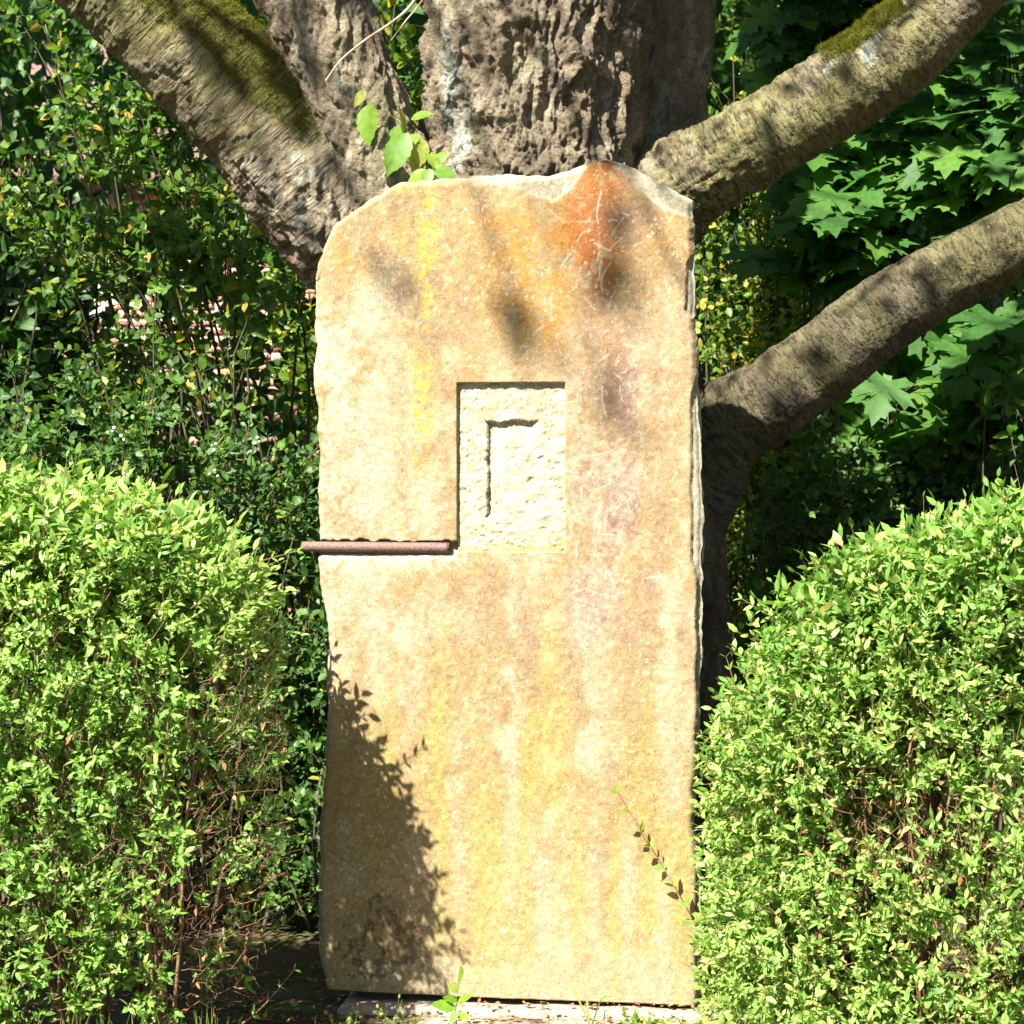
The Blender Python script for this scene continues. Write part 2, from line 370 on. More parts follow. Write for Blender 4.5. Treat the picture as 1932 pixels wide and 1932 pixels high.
# colours: weathering, stains and other tones of the stone face
def g2(cx, cy, sx, sy): return np.exp(-((XP - cx) / sx) ** 2 - ((ZP - cy) / sy) ** 2)
nA = fbm(P3 * 6 + 3, 4); nB = fbm(P3 * 20 + 8, 4); nC = fbm(P3 * np.array([22, 1, 3.0]) + 2, 4); nD = fbm(P3 * 75 + 1, 3); nE = fbm(P3 * 140 + 5, 2)
c = np.tile([.48, .34, .165], (len(P3), 1))
c = mixc(c, [.58, .46, .28], smooth(-.25, .4, nA + .5 * nB))
c = mixc(c, [.62, .54, .40], (smooth(760, 610, XP) * smooth(480, 620, ZP) * smooth(1350, 1150, ZP)) * smooth(-.5, .3, nB + nD * .6) * .8)
c = mixc(c, [.37, .235, .185], smooth(1040, 1110, XP + 30 * nA) * smooth(1290, 1190, XP) * smooth(560, 700, ZP) * smooth(1330, 1100, ZP) * smooth(-.7, .3, nA + nC) * .9)
c = mixc(c, [.44, .31, .20], smooth(840, 900, XP + 60 * nA) * smooth(1080, 980, XP) * smooth(1060, 1120, ZP) * smooth(1300, 1180, ZP) * .5)
nS = fbm(np.stack([P3[:, 0] * 19 + 1.3 * nA + .5 * nB, P3[:, 1] * 0, P3[:, 2] * 2.2], 1) + 12, 4); c = mixc(c, [.60, .52, .38], smooth(.05, .45, nS + .4 * nD + .2 * nB) * .5); c = mixc(c, [.36, .235, .155], smooth(-.05, -.4, nS + .25 * nD) * smooth(640, 760, XP) * .45)
c = mixc(c, [.46, .36, .12], smooth(1150, 1500, ZP) * smooth(-.4, .3, nC) * .55)
c = mixc(c, [.40, .28, .12], g2(1190, 1450, 90, 190) * smooth(-.4, .3, nB + nC) * .6)
c = mixc(c, [.56, .47, .30], smooth(1770, 1830, ZP + 30 * nA) * .7)
c = mixc(c, [.52, .27, .055], np.clip(g2(1010, 460, 150, 130) + g2(1010, 600, 85, 100) + .9 * g2(680, 480, 60, 60) + .45 * g2(1240, 500, 90, 160), 0, 1) * smooth(-.45, .15, nB + nC * .5 + nD * .8) * .85)
ox = np.interp(ZP, [310, 380, 460, 560], [1145, 1130, 1122, 1135]); ow = np.interp(ZP, [310, 380, 460, 560], [30, 62, 60, 30])
om = np.exp(-((XP - ox) / ow) ** 4) * smooth(600, 510, ZP + 25 * nB) * smooth(-.6, -.1, nB + nD * .9)
c = mixc(c, [.43, .145, .025], om * .9); c = mixc(c, [.36, .10, .02], om * smooth(-.1, .4, nC + nB * .5) * .5)
c = mixc(c, [.31, .22, .15], g2(1190, 430, 60, 60) * .65)  # soft darker brown spot beside the orange stain
yl = np.exp(-((XP - (812 + 14 * nA - .02 * (ZP - 400))) / 20) ** 2) * smooth(340, 380, ZP) * smooth(920, 840, ZP) + .8 * np.exp(-((XP - 757) / 11) ** 2) * smooth(345, 370, ZP) * smooth(520, 440, ZP) + .7 * np.exp(-((XP - 792) / 10) ** 2) * smooth(720, 800, ZP) * smooth(910, 860, ZP)
c = mixc(c, [.58, .47, .06], yl * smooth(0, .28, nB * .8 + .9 * nD + .5 * nC + .1) * .65)
c = mixc(c, [.55, .46, .10], smooth(.12, .4, nC + .5 * nD) * smooth(1000, 1250, ZP) * .25)
c = mixc(c, [.50, .46, .33], chip * .95); c = mixc(c, [.48, .45, .34], rchip * .9)
c = mixc(c, [.33, .26, .10], smooth(830, 700, XP) * smooth(1280, 1420, ZP) * .45 * smooth(-.6, .3, nB + nD * .5))
bl = np.clip(g2(725, 1770, 80, 75) + .8 * g2(760, 1745, 40, 40) + .7 * g2(725, 1700, 35, 30) + .8 * g2(700, 1810, 90, 40), 0, 1)
c = mixc(c, [.045, .045, .035], smooth(.0, .22, bl * .55 - .45 + .7 * nD + .35 * nB) * .6)
c = c * (.45 * (1 + .13 * nD + .30 * nE + .14 * nB))[:, None]
c = mixc(c, [.50, .46, .36], smooth(.44, .62, fbm(P3 * 170 + 77, 2) + .15 * nA + .1 * nB) * .42)
# pale scratches left by stems of climbing plants
rs = np.random.default_rng(5)
for k in range(70):
    x0 = rs.normal(1170, 75); y0 = rs.uniform(390, 1130) if k < 50 else rs.uniform(390, 720); a = rs.uniform(0, np.pi); L = rs.uniform(10, 42)
    if k % 9 == 0: x0 = rs.normal(1138, 6); a = np.pi / 2 + rs.normal(0, .15); L = 60
    tx, ty = math.cos(a), math.sin(a); u = (XP - x0) * tx + (ZP - y0) * ty; v = -(XP - x0) * ty + (ZP - y0) * tx + .004 * u * u
    c = mixc(c, [.46, .41, .32], (smooth(2.0, .5, np.abs(v)) * (np.abs(u) < L / 2)) * rs.uniform(.2, .6))
cn = np.tile([.60, .53, .35], (len(P3), 1)); cn = mixc(cn, [.70, .66, .50], smooth(-.2, .3, chis)); cn = mixc(cn, [.50, .40, .20], smooth(.1, .5, nB + .3 * nD) * .6)
cn = mixc(cn, [.55, .42, .28], g2(1010, 775, 30, 30) * .6); cn = mixc(cn, [.48, .42, .12], smooth(1022, 1036, ZP) * .6) * .49
cn = cn * (1 - .22 * smooth(.1, .35, stroke)[:, None]); c = np.where(in_n[:, None], cn, c)  # panel colour is darker along the chisel strokes
wn_ = smooth(.1, .5, slot); c = mixc(c, [.36, .30, .215], np.where(in_n, 0, np.maximum(wn_, .75 * np.exp(-((ZP - 1056 - 8 * nA) / 16) ** 2) * (XP < 885) * smooth(-.5, .2, nB + nD))))
# back and rim
ring = np.concatenate([np.arange(nu) * nv, (nu - 1) * nv + np.arange(1, nv), np.arange(nu - 2, -1, -1) * nv + nv - 1, np.arange(nv - 2, 0, -1)])
V = [P3]; CC = [c]; rim = [ring]; base = len(P3); rp = P3[ring]; out = unit(np.stack([rp[:, 0], rp[:, 1] * 0, rp[:, 2] - 1.1], 1))
lay = [0.018, .045, .075, .105, THK + .004]
for k, y in enumerate(lay):
    q = rp.copy(); q[:, 1] = y - THK / 2
    ww = (.010 * fbm(np.stack([rp[:, 0] * 18, np.full(len(rp), y * 30), rp[:, 2] * 18], 1), 3) + .004) * (1 if y < THK else 0) - (.012 if y > THK else 0)
    fl = (rp[:, 2] > .03)
    q[:, 0] += np.sign(q[:, 0]) * ww * (np.abs(q[:, 0]) > .35) * fl; q[:, 2] += ww * (rp[:, 2] > 1.7)
    V.append(q); CC.append(np.tile([.30, .275, .20], (len(q), 1)) * (1 + .25 * fbm(q * 25, 3))[:, None]); rim.append(base + np.arange(len(q))); base += len(q)
V.append(np.array([[0, THK / 2 + .004, 1.0]])); CC.append(np.array([[.35, .3, .2]])); ctr = base
V = np.vstack(V); CC = np.vstack(CC)
ca, sa = math.cos(ROT), math.sin(ROT)
def rotz(Q): return np.stack([Q[:, 0] * ca - Q[:, 1] * sa, Q[:, 0] * sa + Q[:, 1] * ca, Q[:, 2]], 1)
V = rotz(V)
i, j = np.meshgrid(np.arange(nu - 1), np.arange(nv - 1), indexing='ij'); i = i.ravel(); j = j.ravel()
F = np.stack([i * nv + j, (i + 1) * nv + j, (i + 1) * nv + j + 1, i * nv + j + 1], 1)
fn = in_n[F].all(1)
FR = []
for a, b in zip(rim[:-1], rim[1:]): FR.append(np.stack([a, b, np.roll(b, -1), np.roll(a, -1)], 1))
l = rim[-1]; FR.append(np.stack([l, np.full(len(l), ctr), np.full(len(l), ctr), np.roll(l, -1)], 1)[:, [0, 1, 3, 3]])
slab = thing("stone_slab", (0, 0, 0), "tall rough-edged tan sandstone slab with an orange stain and a carved panel", "stone slab")
def sub(F): 
    k, inv = np.unique(F.ravel(), return_inverse=True); return k, inv.reshape(F.shape)
Fb = np.vstack([F[~fn]] + FR); k, f2 = sub(Fb)
mk("slab_body", V[k], f2, M_STONE, slab, col=CC[k])
k, f2 = sub(F[fn]); p = mk("carved_panel", V[k], f2, M_STONE, slab, col=CC[k]); p["label"] = "sunken pale chiselled panel with a corner-shaped cut"

# plinth under the slab
def blockmesh(x0, x1, y0, y1, z0, z1, st, rough, seed):
    """a worn block: subdivided box with uneven faces"""
    bx = bpy.data.meshes
    nx, ny, nz = [max(2, int(round((b - a) / st)) + 1) for a, b in ((x0, x1), (y0, y1), (z0, z1))]
    Vs, Fs, o = [], [], 0
    def face(A, B, fx):
        nonlocal o
        a, b = np.meshgrid(A, B, indexing='ij'); q = fx(a.ravel(), b.ravel()); Vs.append(q)
        i, j = np.meshgrid(np.arange(len(A) - 1), np.arange(len(B) - 1), indexing='ij'); i = i.ravel(); j = j.ravel(); m = len(B)
        Fs.append(o + np.stack([i * m + j, (i + 1) * m + j, (i + 1) * m + j + 1, i * m + j + 1], 1)); o += len(q)
    xs, ys, zs = np.linspace(x0, x1, nx), np.linspace(y0, y1, ny), np.linspace(z0, z1, nz)
    for z, fl in ((z1, 0), (z0, 1)): face(xs if not fl else xs[::-1], ys, lambda a, b: np.stack([a, b, a * 0 + z], 1))
    for y, fl in ((y0, 0), (y1, 1)): face(xs if not fl else xs[::-1], zs, lambda a, b: np.stack([a, a * 0 + y, b], 1))
    for x, fl in ((x1, 0), (x0, 1)): face(ys if not fl else ys[::-1], zs, lambda a, b: np.stack([a * 0 + x, a, b], 1))
    Q = np.vstack(Vs); c0 = np.array([(x0 + x1) / 2, (y0 + y1) / 2, (z0 + z1) / 2])
    h = np.array([(x1 - x0) / 2, (y1 - y0) / 2, (z1 - z0) / 2]); dd = h - np.abs(Q - c0); s = np.sort(dd, 1)
    Q = Q - (Q - c0) / h * (np.clip(1 - s[:, 1:2] / .02, 0, 1) ** 2) * .008
    Q = Q + rough * np.stack([fbm(Q * 9 + seed + k * 20, 3) for k in range(3)], 1)
    return Q, np.vstack(Fs)
Q, Fq = blockmesh(-.45, .52, -.14, .20, -.16, -.012, .012, .007, 3.0)
Q = rotz(Q)
o = mk("plinth", Q, Fq, M_PLINTH); tag(o, "flat worn stone plinth on the ground under the tall slab", "plinth")

# rusty round bar lying in the notch
def bar_disp(V, s, th, r): return .0004 * fbm(V * 120, 3)
A = np.array([px2x(581), -THK / 2 + .004, px2z(1031.5)]); B = np.array([px2x(846), -THK / 2 + .008, px2z(1033)])
L = np.linalg.norm(B - A); ts = [0, .002, .004, .5, 1 - .004, 1 - .002, 1]; rr = [.0112, .0134, .0139, .0139, .0139, .0134, .0112]
pth = np.array([[*(A + (B - A) * t), r] for t, r in zip(ts, rr)]); pth[:, :3] = rotz(pth[:, :3])
V, F, uv = tube(pth, .006, 28, bar_disp)
o = mk("iron_bar", V, F, M_RUST); tag(o, "rusty brown round iron bar lying in the notch of the stone slab", "iron bar")

# ------------------------------------------------------------------ cherry tree
tree = thing("cherry_tree", (.12, .72, -.03), "old many-stemmed cherry tree with mossy limbs growing behind the stone slab", "tree")
def limbpath(rows):
    out = []
    for (px, py, Y, r) in rows: out.append([*at(px, py, Y), r])
    return np.array(out)
def disp_limb(seed, rough=1.0, ring=1.0):
    def f(V, s, th, r):
        cs, sn = np.cos(th), np.sin(th)
        w = fbm(V * 5 + seed, 2) * .12
        rg = fbm(np.stack([(s + w * .25) * 40, cs * 1.5 + seed, sn * 1.5], 1), 4, .6)
        rg2 = ridged(np.stack([(s + w * .2) * 34, cs * 1.3, sn * 1.3 + seed], 1), 2)
        big = fbm(V * 3.2 + seed, 3); mid = fbm(V * 14 + seed, 3); crk = ridged(np.stack([s * 9, cs * r * 40, sn * r * 40], 1) + seed, 3)
        fin = fbm(V * 48 + seed, 3); flk = np.where(fbm(V * 22 + seed + 5, 3) > .12, .0028, 0)
        base_r = smooth(.75, .25, s)      # coarse bark near the fork
        return ring * (.0060 * rg + .0035 * rg2 + .0022 * fin) + rough * (.018 * big + .005 * mid + flk) + base_r * (.010 * fin + .014 * mid - .014 * np.clip(crk - .2, 0, 1)) 
    return f
def disp_rough(seed, amp=1.0):
    def f(V, s, th, r):
        cs, sn = np.cos(th), np.sin(th)
        big = fbm(V * 2.6 + seed, 3); lump = fbm(V * 9 + seed, 3)
        warp = np.stack([fbm(V * 7 + seed, 2), fbm(V * 7 + seed + 30, 2), fbm(V * 7 + seed + 60, 2)], 1) * .05
        Q = V + warp
        crk = ridged(Q * np.array([21, 21, 5.5]) + seed, 3)          # long upright cracks
        pla = fbm(Q * np.array([36, 36, 11]) + seed, 5, .6); band = fbm(np.stack([Q[:, 2] * 46, cs * 2.5, sn * 2.5], 1) + seed, 3)            # flaky plates
        fin = fbm(V * 70 + seed, 3)
        plate = np.where(pla > .0, .006, 0) + np.where(pla > .22, .006, 0) + .013 * pla + .006 * band * smooth(.1, -.3, big)
        XPb, ZPb = proj(V); wx = (XPb - 1005 + 40 * fbm(V * 9 + 3, 3)) / 88; wz = (ZPb - 165 + 60 * fbm(V * 7 + 8, 3)) / 150; wd = np.sqrt(wx * wx + wz * wz)
        if seed == 7.7: plate = plate * (1 + .5 * smooth(1.1, .8, wd)) - .022 * smooth(1.05, .85, wd) + .024 * np.exp(-((wd - 1.1) / .13) ** 2) * smooth(-.3, .2, lump)
        plate = plate + .010 * band * np.exp(-((XPb - 955) / 70) ** 2 - ((ZPb - 290) / 55) ** 2)
        return amp * (.034 * big + .012 * lump - .032 * np.clip(crk - .2, 0, 1) + plate + .0065 * fin)
    return f
def bark_col(V, s, th, kind, seed):
    n1 = fbm(V * 6 + seed, 4); n2 = fbm(V * 25 + seed, 4); n3 = fbm(V * 60 + seed, 3)
    cs, sn = np.cos(th), np.sin(th); rg = fbm(np.stack([(s + fbm(V * 5 + seed, 2) * .03) * 40, cs * 1.5 + seed, sn * 1.5], 1), 4, .6)
    if kind == "rough":
        c = np.tile([.16, .13, .088], (len(V), 1)); c = mixc(c, [.33, .285, .205], smooth(-.2, .4, n1 + .5 * n2))
        c = mixc(c, [.075, .055, .038], smooth(.1, .5, n2 + .4 * n3) * .7); c = mixc(c, [.115, .108, .045], smooth(.05, .45, n1 - .2 * n2) * .5)
        c = mixc(c, [.14, .055, .033], smooth(.42, .6, fbm(V * np.array([16, 16, 4]) + seed + 50, 3)) * .45)
        c = mixc(c, [.30, .32, .26], smooth(.30, .5, fbm(V * np.array([9, 9, 3]) + seed + 80, 4)) * smooth(-.2, .2, n3 + n2) * .6)
    else:
        c = np.tile([.105, .094, .046], (len(V), 1)); c = mixc(c, [.170, .146, .098], smooth(-.2, .4, n1 + .4 * rg))
        c = mixc(c, [.095, .058, .030], smooth(.05, .35, rg + .3 * n2) * .5); c = mixc(c, [.125, .122, .034], smooth(-.25, .3, fbm(V * 4 + seed + 9, 3)) * .6)
        c = mixc(c, [.05, .038, .024], smooth(.15, .45, n2) * .6)
    return c
def lichen(V, c, spots, thr=.0, col=(.27, .30, .26)):
    XP, ZP = proj(V); n = .7 * fbm(V * 34 + 4, 4) + .9 * fbm(V * 95, 2); f = 0
    for (cx, cy, sx, sy, ang, w) in spots:
        a = math.radians(ang); u = (XP - cx) * math.cos(a) + (ZP - cy) * math.sin(a); v = -(XP - cx) * math.sin(a) + (ZP - cy) * math.cos(a)
        f = np.maximum(f, w * np.exp(-(u / sx) ** 2 - (v / sy) ** 2))
    f = np.where(V[:, 1] < .75, f, 0)
    return mixc(c, col, smooth(.46, .62, f * .75 + .55 * n * (f > .05) + thr) * .8)
def limb(name, rows, disp, kind, seed, step=.006, seg=160, spots=(), mat=None, label=None, moss=None, tone=1.0, rough_to=None):
    if rough_to:      # coarse old bark near the fork, smoother ringed bark further out
        d1, d2 = disp, disp_rough(seed, .75); disp = lambda V, s, th, r: (lambda f: d1(V, s, th, r) * (1 - f) + d2(V, s, th, r) * f)(smooth(rough_to[1], rough_to[0], s + .25 * fbm(V * 5, 2)))
    V, F, uv = tube(limbpath(rows), step, seg, disp)
    c = bark_col(V, uv[:, 0], uv[:, 1], kind, seed) * tone
    if rough_to: c = c + (bark_col(V, uv[:, 0], uv[:, 1], "rough", seed) - c) * smooth(rough_to[1], rough_to[0], uv[:, 0] + .25 * fbm(V * 5, 2))[:, None]
    if len(spots): c = lichen(V, c, spots)
    if moss is not None: c = mixc(c, [.065, .066, .009], moss(V))
    o = mk(name, V, F, mat or (M_BARK if kind == "rough" else M_LIMB), tree, col=c, vec=np.stack([uv[:, 0], np.cos(uv[:, 1]), np.sin(uv[:, 1])], 1))
    if label: o["label"] = label
    return V, F
# foot of the tree behind the slab
limb("trunk", [(1085, 1960, .78, .56), (1085, 1840, .75, .52), (1088, 1600, .74, .47), (1088, 1300, .73, .45), (1080, 1050, .72, .445), (1060, 850, .70, .44), (1030, 600, .68, .40), (1020, 420, .64, .34)],
     disp_rough(2.2, .9), "rough", 2.2, .011, 240, label="dark furrowed foot of the tree", tone=np.array([.55, .50, .46]))
# the thick upright stem in the middle
limb("stem", [(1020, 900, .68, .36), (1015, 600, .62, .36), (1008, 400, .60, .325), (1008, 200, .60, .315), (1010, 0, .60, .325), (1015, -250, .62, .33), (1000, -700, .7, .27), (985, -1400, .9, .18), (960, -2100, 1.0, .08)],
     disp_rough(7.7, 1.0), "rough", 7.7, .0042, 440, label="thick upright stem with flaking bark",
     spots=[(852, 160, 20, 100, 3, 1.25), (872, 265, 22, 80, 8, 1.3), (842, 80, 14, 60, 5, 1.0)])
limb("stem", [(1130, 700, .85, .20), (1195, 400, .92, .185), (1225, 200, .95, .18), (1240, 0, .97, .18), (1260, -300, 1.0, .16), (1300, -900, 1.1, .10), (1330, -1500, 1.2, .05)],
     disp_rough(4.1, .55), "rough", 4.1, .009, 170, label="slimmer dark stem standing behind the thick one", spots=[(1225, 150, 20, 50, 0, 1.2)])
# left: the mossy limb and the stem above it
def moss_left(V):
    XP, ZP = proj(V); n = fbm(V * 9 + 2, 3); a = smooth(-.03, .05, (XP - np.interp(ZP, [-100, 0, 100, 180, 240], [160, 250, 385, 470, 530])) / 400 + .10 * n)
    return a * smooth(300, 190, ZP + 60 * n)
VL, FL = limb("limb", [(830, 760, .68, .24), (742, 540, .63, .215), (655, 420, .56, .212), (545, 285, .53, .195), (430, 160, .48, .182), (285, 10, .44, .178), (120, -160, .40, .165), (-250, -560, .3, .12), (-700, -1000, .2, .06)],
     disp_limb(1.3, 1.25, 1.0), "limb", 1.3, .005, 240, spots=[(630, 255, 16, 62, -30, 1.0), (575, 330, 60, 40, 40, .72), (560, 240, 40, 30, 30, .6), (640, 400, 40, 60, 30, .55)], moss=moss_left, label="thick leaning limb with a moss cushion on top", rough_to=(.75, 1.05))
limb("stem", [(800, 640, .56, .23), (748, 450, .50, .195), (695, 285, .45, .152), (648, 145, .43, .148), (592, 0, .43, .152), (530, -160, .44, .142), (380, -600, .55, .09), (250, -1100, .5, .04)],
     disp_rough(9.4, .66), "rough", 9.4, .005, 210, label="grey stem rising beside the mossy limb")
# right: two limbs
def moss_right(V):
    XP, ZP = proj(V); n = fbm(V * 10 + 2, 3); u = (XP - 1560) * .80 - (ZP - 190) * .60; v = (XP - 1560) * -.60 - (ZP - 190) * .80
    return smooth(38, 58, v + 24 * n) * smooth(25, 60, u + 20 * n) * smooth(260, 200, u)
VR, FRr = limb("limb", [(1120, 470, .62, .19), (1225, 405, .58, .165), (1290, 350, .53, .140), (1400, 284, .48, .126), (1560, 188, .44, .124), (1690, 100, .42, .128), (1795, 0, .40, .122), (1930, -150, .36, .105), (2200, -500, .3, .07), (2400, -900, .2, .03)],
     disp_limb(5.5, .62, 1.0), "limb", 5.5, .0052, 170, spots=[(1640, 95, 26, 42, 20, 1.0), (1562, 128, 12, 22, 30, .95), (1545, 165, 6, 14, 0, .8), (1705, 10, 16, 16, 0, .85), (1468, 208, 10, 14, 0, .6)], moss=moss_right, label="olive ringed limb with pale lichen and moss")
limb("limb", [(1180, 1010, .74, .24), (1285, 900, .70, .20), (1362, 812, .64, .140), (1450, 755, .60, .120), (1560, 676, .57, .114), (1700, 572, .54, .109), (1932, 446, .5, .101), (2150, 350, .46, .09), (2500, 150, .4, .05)],
     disp_limb(8.8, .62, .7), "limb", 8.8, .0055, 160, spots=[(1865, 428, 22, 12, -25, .7), (1770, 500, 10, 10, 0, .62), (1905, 450, 8, 12, 0, .6)], label="lower bent limb with smooth darker bark", tone=np.array([.70, .70, .78]))

# moss cushions: thousands of tiny upright tips
def moss_tufts(V, F, mask, n, h, rng):
    P = V[F]; nrm = unit(np.cross(P[:, 1] - P[:, 0], P[:, 3] - P[:, 0])); ar = np.linalg.norm(np.cross(P[:, 1] - P[:, 0], P[:, 3] - P[:, 0]), axis=1)
    cen = P.mean(1); m = mask(cen); w = ar * (m > .5) * m * (nrm[:, 1] < .45); w = w / w.sum()
    k = rng.choice(len(F), n, p=w); a = rng.random((n, 2))
    o = P[k, 0] + (P[k, 1] - P[k, 0]) * a[:, :1] + (P[k, 3] - P[k, 0]) * a[:, 1:]
    cl = smooth(-.3, .5, fbm(o * 45, 2))[:, None]
    d = unit(nrm[k] + rng.normal(size=(n, 3)) * .55 + np.array([0, -.1, .35])); L = h * rng.uniform(.5, 1.2, (n, 1)) * (.45 + cl)
    s = unit(np.cross(d, rng.normal(size=(n, 3)))) * .0012
    Vv = np.stack([o - s - nrm[k] * .003, o + s - nrm[k] * .003, o + d * L], 1).reshape(-1, 3)
    return Vv, np.arange(3 * n).reshape(-1, 3), np.repeat(rng.random(n), 3)
rm = np.random.default_rng(21)
for VV, FF, mk_, n in ((VL, FL[:-380], moss_left, 26000), (VR, FRr[:-340], moss_right, 14000)):
    Vv, Fv, lr = moss_tufts(VV, FF, mk_, n, .014, rm)
    o = mk("moss", Vv, Fv, M_MOSS, tree, lr=lr, sm=False); o["kind"] = "stuff"
# bare twigs that hang in front of the stems
for rows in ([(820, -60, .22, .006), (775, 10, .20, .0045), (735, 45, .19, .004), (690, 75, .18, .0036), (645, 112, .18, .003), (614, 152, .17, .0018)],
             [(830, -50, .24, .003), (790, 10, .23, .0025), (765, 40, .22, .002), (738, 76, .22, .0012)]):
    V, F, _ = tube(limbpath(rows), .008, 7, lambda V, s, th, r: .0006 * fbm(V * 90, 2)); mk("twig", V, F, M_DEAD, tree)
V, F, _ = tube(limbpath([(1475, 230, .42, .003), (1490, 200, .42, .0026), (1525, 165, .44, .002), (1570, 130, .45, .0012)]), .01, 5); mk("twig", V, F, M_TWIG, tree)

# ------------------------------------------------------------------ leaves
def leaf_tpl(w=.34, fold=.10, droop=.16, n=8):
    """pointed oval blade along +x, folded along the midrib; 8 vertices, 8 triangles"""
    m = [(0, 0), (.34, 0), (.70, 0), (1, 0)]; V = [(x, 0, -droop * x * x) for x, _ in m]
    V += [(.30, w * .5, fold * w - droop * .09), (.68, w * .40, fold * w - droop * .46), (.30, -w * .5, fold * w - droop * .09), (.68, -w * .40, fold * w - droop * .46)]
    F = [(0, 1, 4), (0, 6, 1), (1, 2, 5), (1, 5, 4), (1, 6, 7), (1, 7, 2), (2, 3, 5), (2, 7, 3)]
    return np.array(V, float), np.array(F)
def outline_tpl(half, cx, droop=.12, fold=.10):
    """blade with a drawn half outline, both halves mirrored, fan from the midrib"""
    h = np.array(half, float); up = np.c_[h, np.zeros(len(h))]; dn = up[1:-1][::-1] * [1, -1, 1]
    V = np.vstack([[[cx, 0, 0]], up, dn]); V[:, 2] = fold * np.abs(V[:, 1]) - droop * np.clip(V[:, 0], 0, 2) ** 2 - .10 * V[:, 1] ** 2
    n = len(V) - 1; F = [(0, 1 + (k + 1) % n, 1 + k) for k in range(n)]
    return V, np.array(F)[:, [0, 2, 1]]
MAPLE_T = outline_tpl([(0, 0), (-.05, .10), (-.12, .22), (-.19, .30), (-.10, .40), (-.06, .52), (.02, .42), (.10, .40), (.14, .28), (.20, .40), (.24, .56), (.33, .54), (.50, .74), (.48, .56), (.60, .52), (.50, .40), (.45, .19), (.56, .22), (.62, .36), (.69, .24), (.84, .22), (.82, .12), (1.02, 0)], .22, .30, .10)
_t = np.linspace(0, 1, 12); _w = .30 * np.sin(np.pi * _t ** .85) ** .8
SHOOT_T = outline_tpl([(0, 0)] + [(x + (.018 if k % 2 else -.012), w * (1.05 if k % 2 else .93)) for k, (x, w) in enumerate(zip(_t[1:-1], _w[1:-1]), 1)] + [(1.05, 0)], .5, .22, .18)
def leaf4(w, fold, droop):
    return np.array([(0, 0, 0), (.26, w * .42, fold * w), (.26, -w * .42, fold * w), (.62, w * .44, fold * w - droop * .3), (.62, -w * .44, -droop * .3), (1, 0, -droop)], float), np.array([(0, 2, 1), (1, 2, 4), (1, 4, 3), (3, 4, 5)])
LANCE_T = leaf_tpl(.36, .14, .14); HEDGE_T = leaf4(.40, .14, .16); OVAL_T = leaf_tpl(.62, .10, .10); ROUND_T = leaf_tpl(.74, .10, .08); BROAD_T = leaf_tpl(.55, .10, .2)
def place_leaves(tpl, O, D, Nn, S):
    T, F = tpl; D = unit(D); Nn = unit(Nn - D * (Nn * D).sum(1, keepdims=True)); Sd = np.cross(Nn, D)
    V = O[:, None] + S[:, None, None] * (T[None, :, :1] * D[:, None] + T[None, :, 1:2] * Sd[:, None] + T[None, :, 2:] * Nn[:, None])
    n = len(O); return V.reshape(-1, 3), (np.arange(n)[:, None, None] * len(T) + F).reshape(-1, F.shape[1])
def leaf_group(root, tpl, O, D, Nn, S, mat, nparts, rng, name="leaf", mass="foliage", lrv=None):
    """the leaves that show largest become parts of their own, the rest one mass"""
    px, py = proj(O); kk = FPX / (O[:, 1] - CAMY)
    ok = (px > -20) & (px < 1950) & (py > -20) & (py < 1950)
    score = np.where(ok, S * kk * rng.uniform(.6, 1.3, len(S)) * np.exp(-1.2 * (O[:, 1] - np.percentile(O[:, 1], 10))), -1)
    order = np.argsort(-score); nparts = min(nparts, int(ok.sum())); sel = order[:nparts]; rest = order[nparts:]
    if len(rest):
        V, F = place_leaves(tpl, O[rest], D[rest], Nn[rest], S[rest])
        o = mk(mass, V, F, mat, root, lr=np.repeat(rng.random(len(rest)) if lrv is None else lrv[rest], len(tpl[0]))); o["kind"] = "stuff"
    if nparts:
        me = mesh_np(name, tpl[0], tpl[1], mat); rl = wloc(root)
        Du = unit(D); Nu = unit(Nn - Du * (Nn * Du).sum(1, keepdims=True)); Sd = np.cross(Nu, Du)
        for k in sel:
            o = bpy.data.objects.new(name, me); C.objects.link(o); o.parent = root
            m = np.eye(4); m[:3, 0] = Du[k] * S[k]; m[:3, 1] = Sd[k] * S[k]; m[:3, 2] = Nu[k] * S[k]; m[:3, 3] = O[k] - rl
            o.matrix_local = Matrix(m.tolist())
LIGHT = unit(np.array([-.30, -.45, .85]))
def shoots(P0, D, L, npairs, lsize, rng, side_w=.8, fwd=.6, flat=.5, grav=.1):
    """shoots with opposite leaf pairs -> leaves (O,D,N,S) and shoot poly-lines"""
    n = len(P0); D = unit(D); a = unit(np.cross(D, rng.normal(size=(n, 3)))); b = np.cross(D, a)
    O, LD, LN, LS = [], [], [], []
    bend = rng.normal(size=(n, 3)) * .12 * L[:, None]; bend[:, 2] -= grav * L
    pt = lambda t: P0 + D * (L * t)[:, None] + bend * (t * t)[:, None]
    for k in range(npairs + 1):
        t = np.full(n, .12 + .88 * k / npairs) + rng.normal(size=n) * .03
        q = pt(np.clip(t, 0, 1)); sd = a if k % 2 else b
        for sg in ((1, -1) if k < npairs else (0,)):
            keep = rng.random(n) < (.93 if sg else 1)
            d = D * (fwd if sg else 1) + sd * sg * side_w + rng.normal(size=(n, 3)) * .28
            nn = LIGHT * flat + D * .25 + rng.normal(size=(n, 3)) * .42
            s = lsize * rng.uniform(.5, 1.25, n) * (1.0 - .35 * abs(k / npairs - .55))
            O.append(q[keep]); LD.append(d[keep]); LN.append(nn[keep]); LS.append(s[keep])
    line = np.stack([pt(np.full(n, t)) for t in (0, .5, 1.0)], 1)
    return np.vstack(O), np.vstack(LD), np.vstack(LN), np.concatenate(LS), line

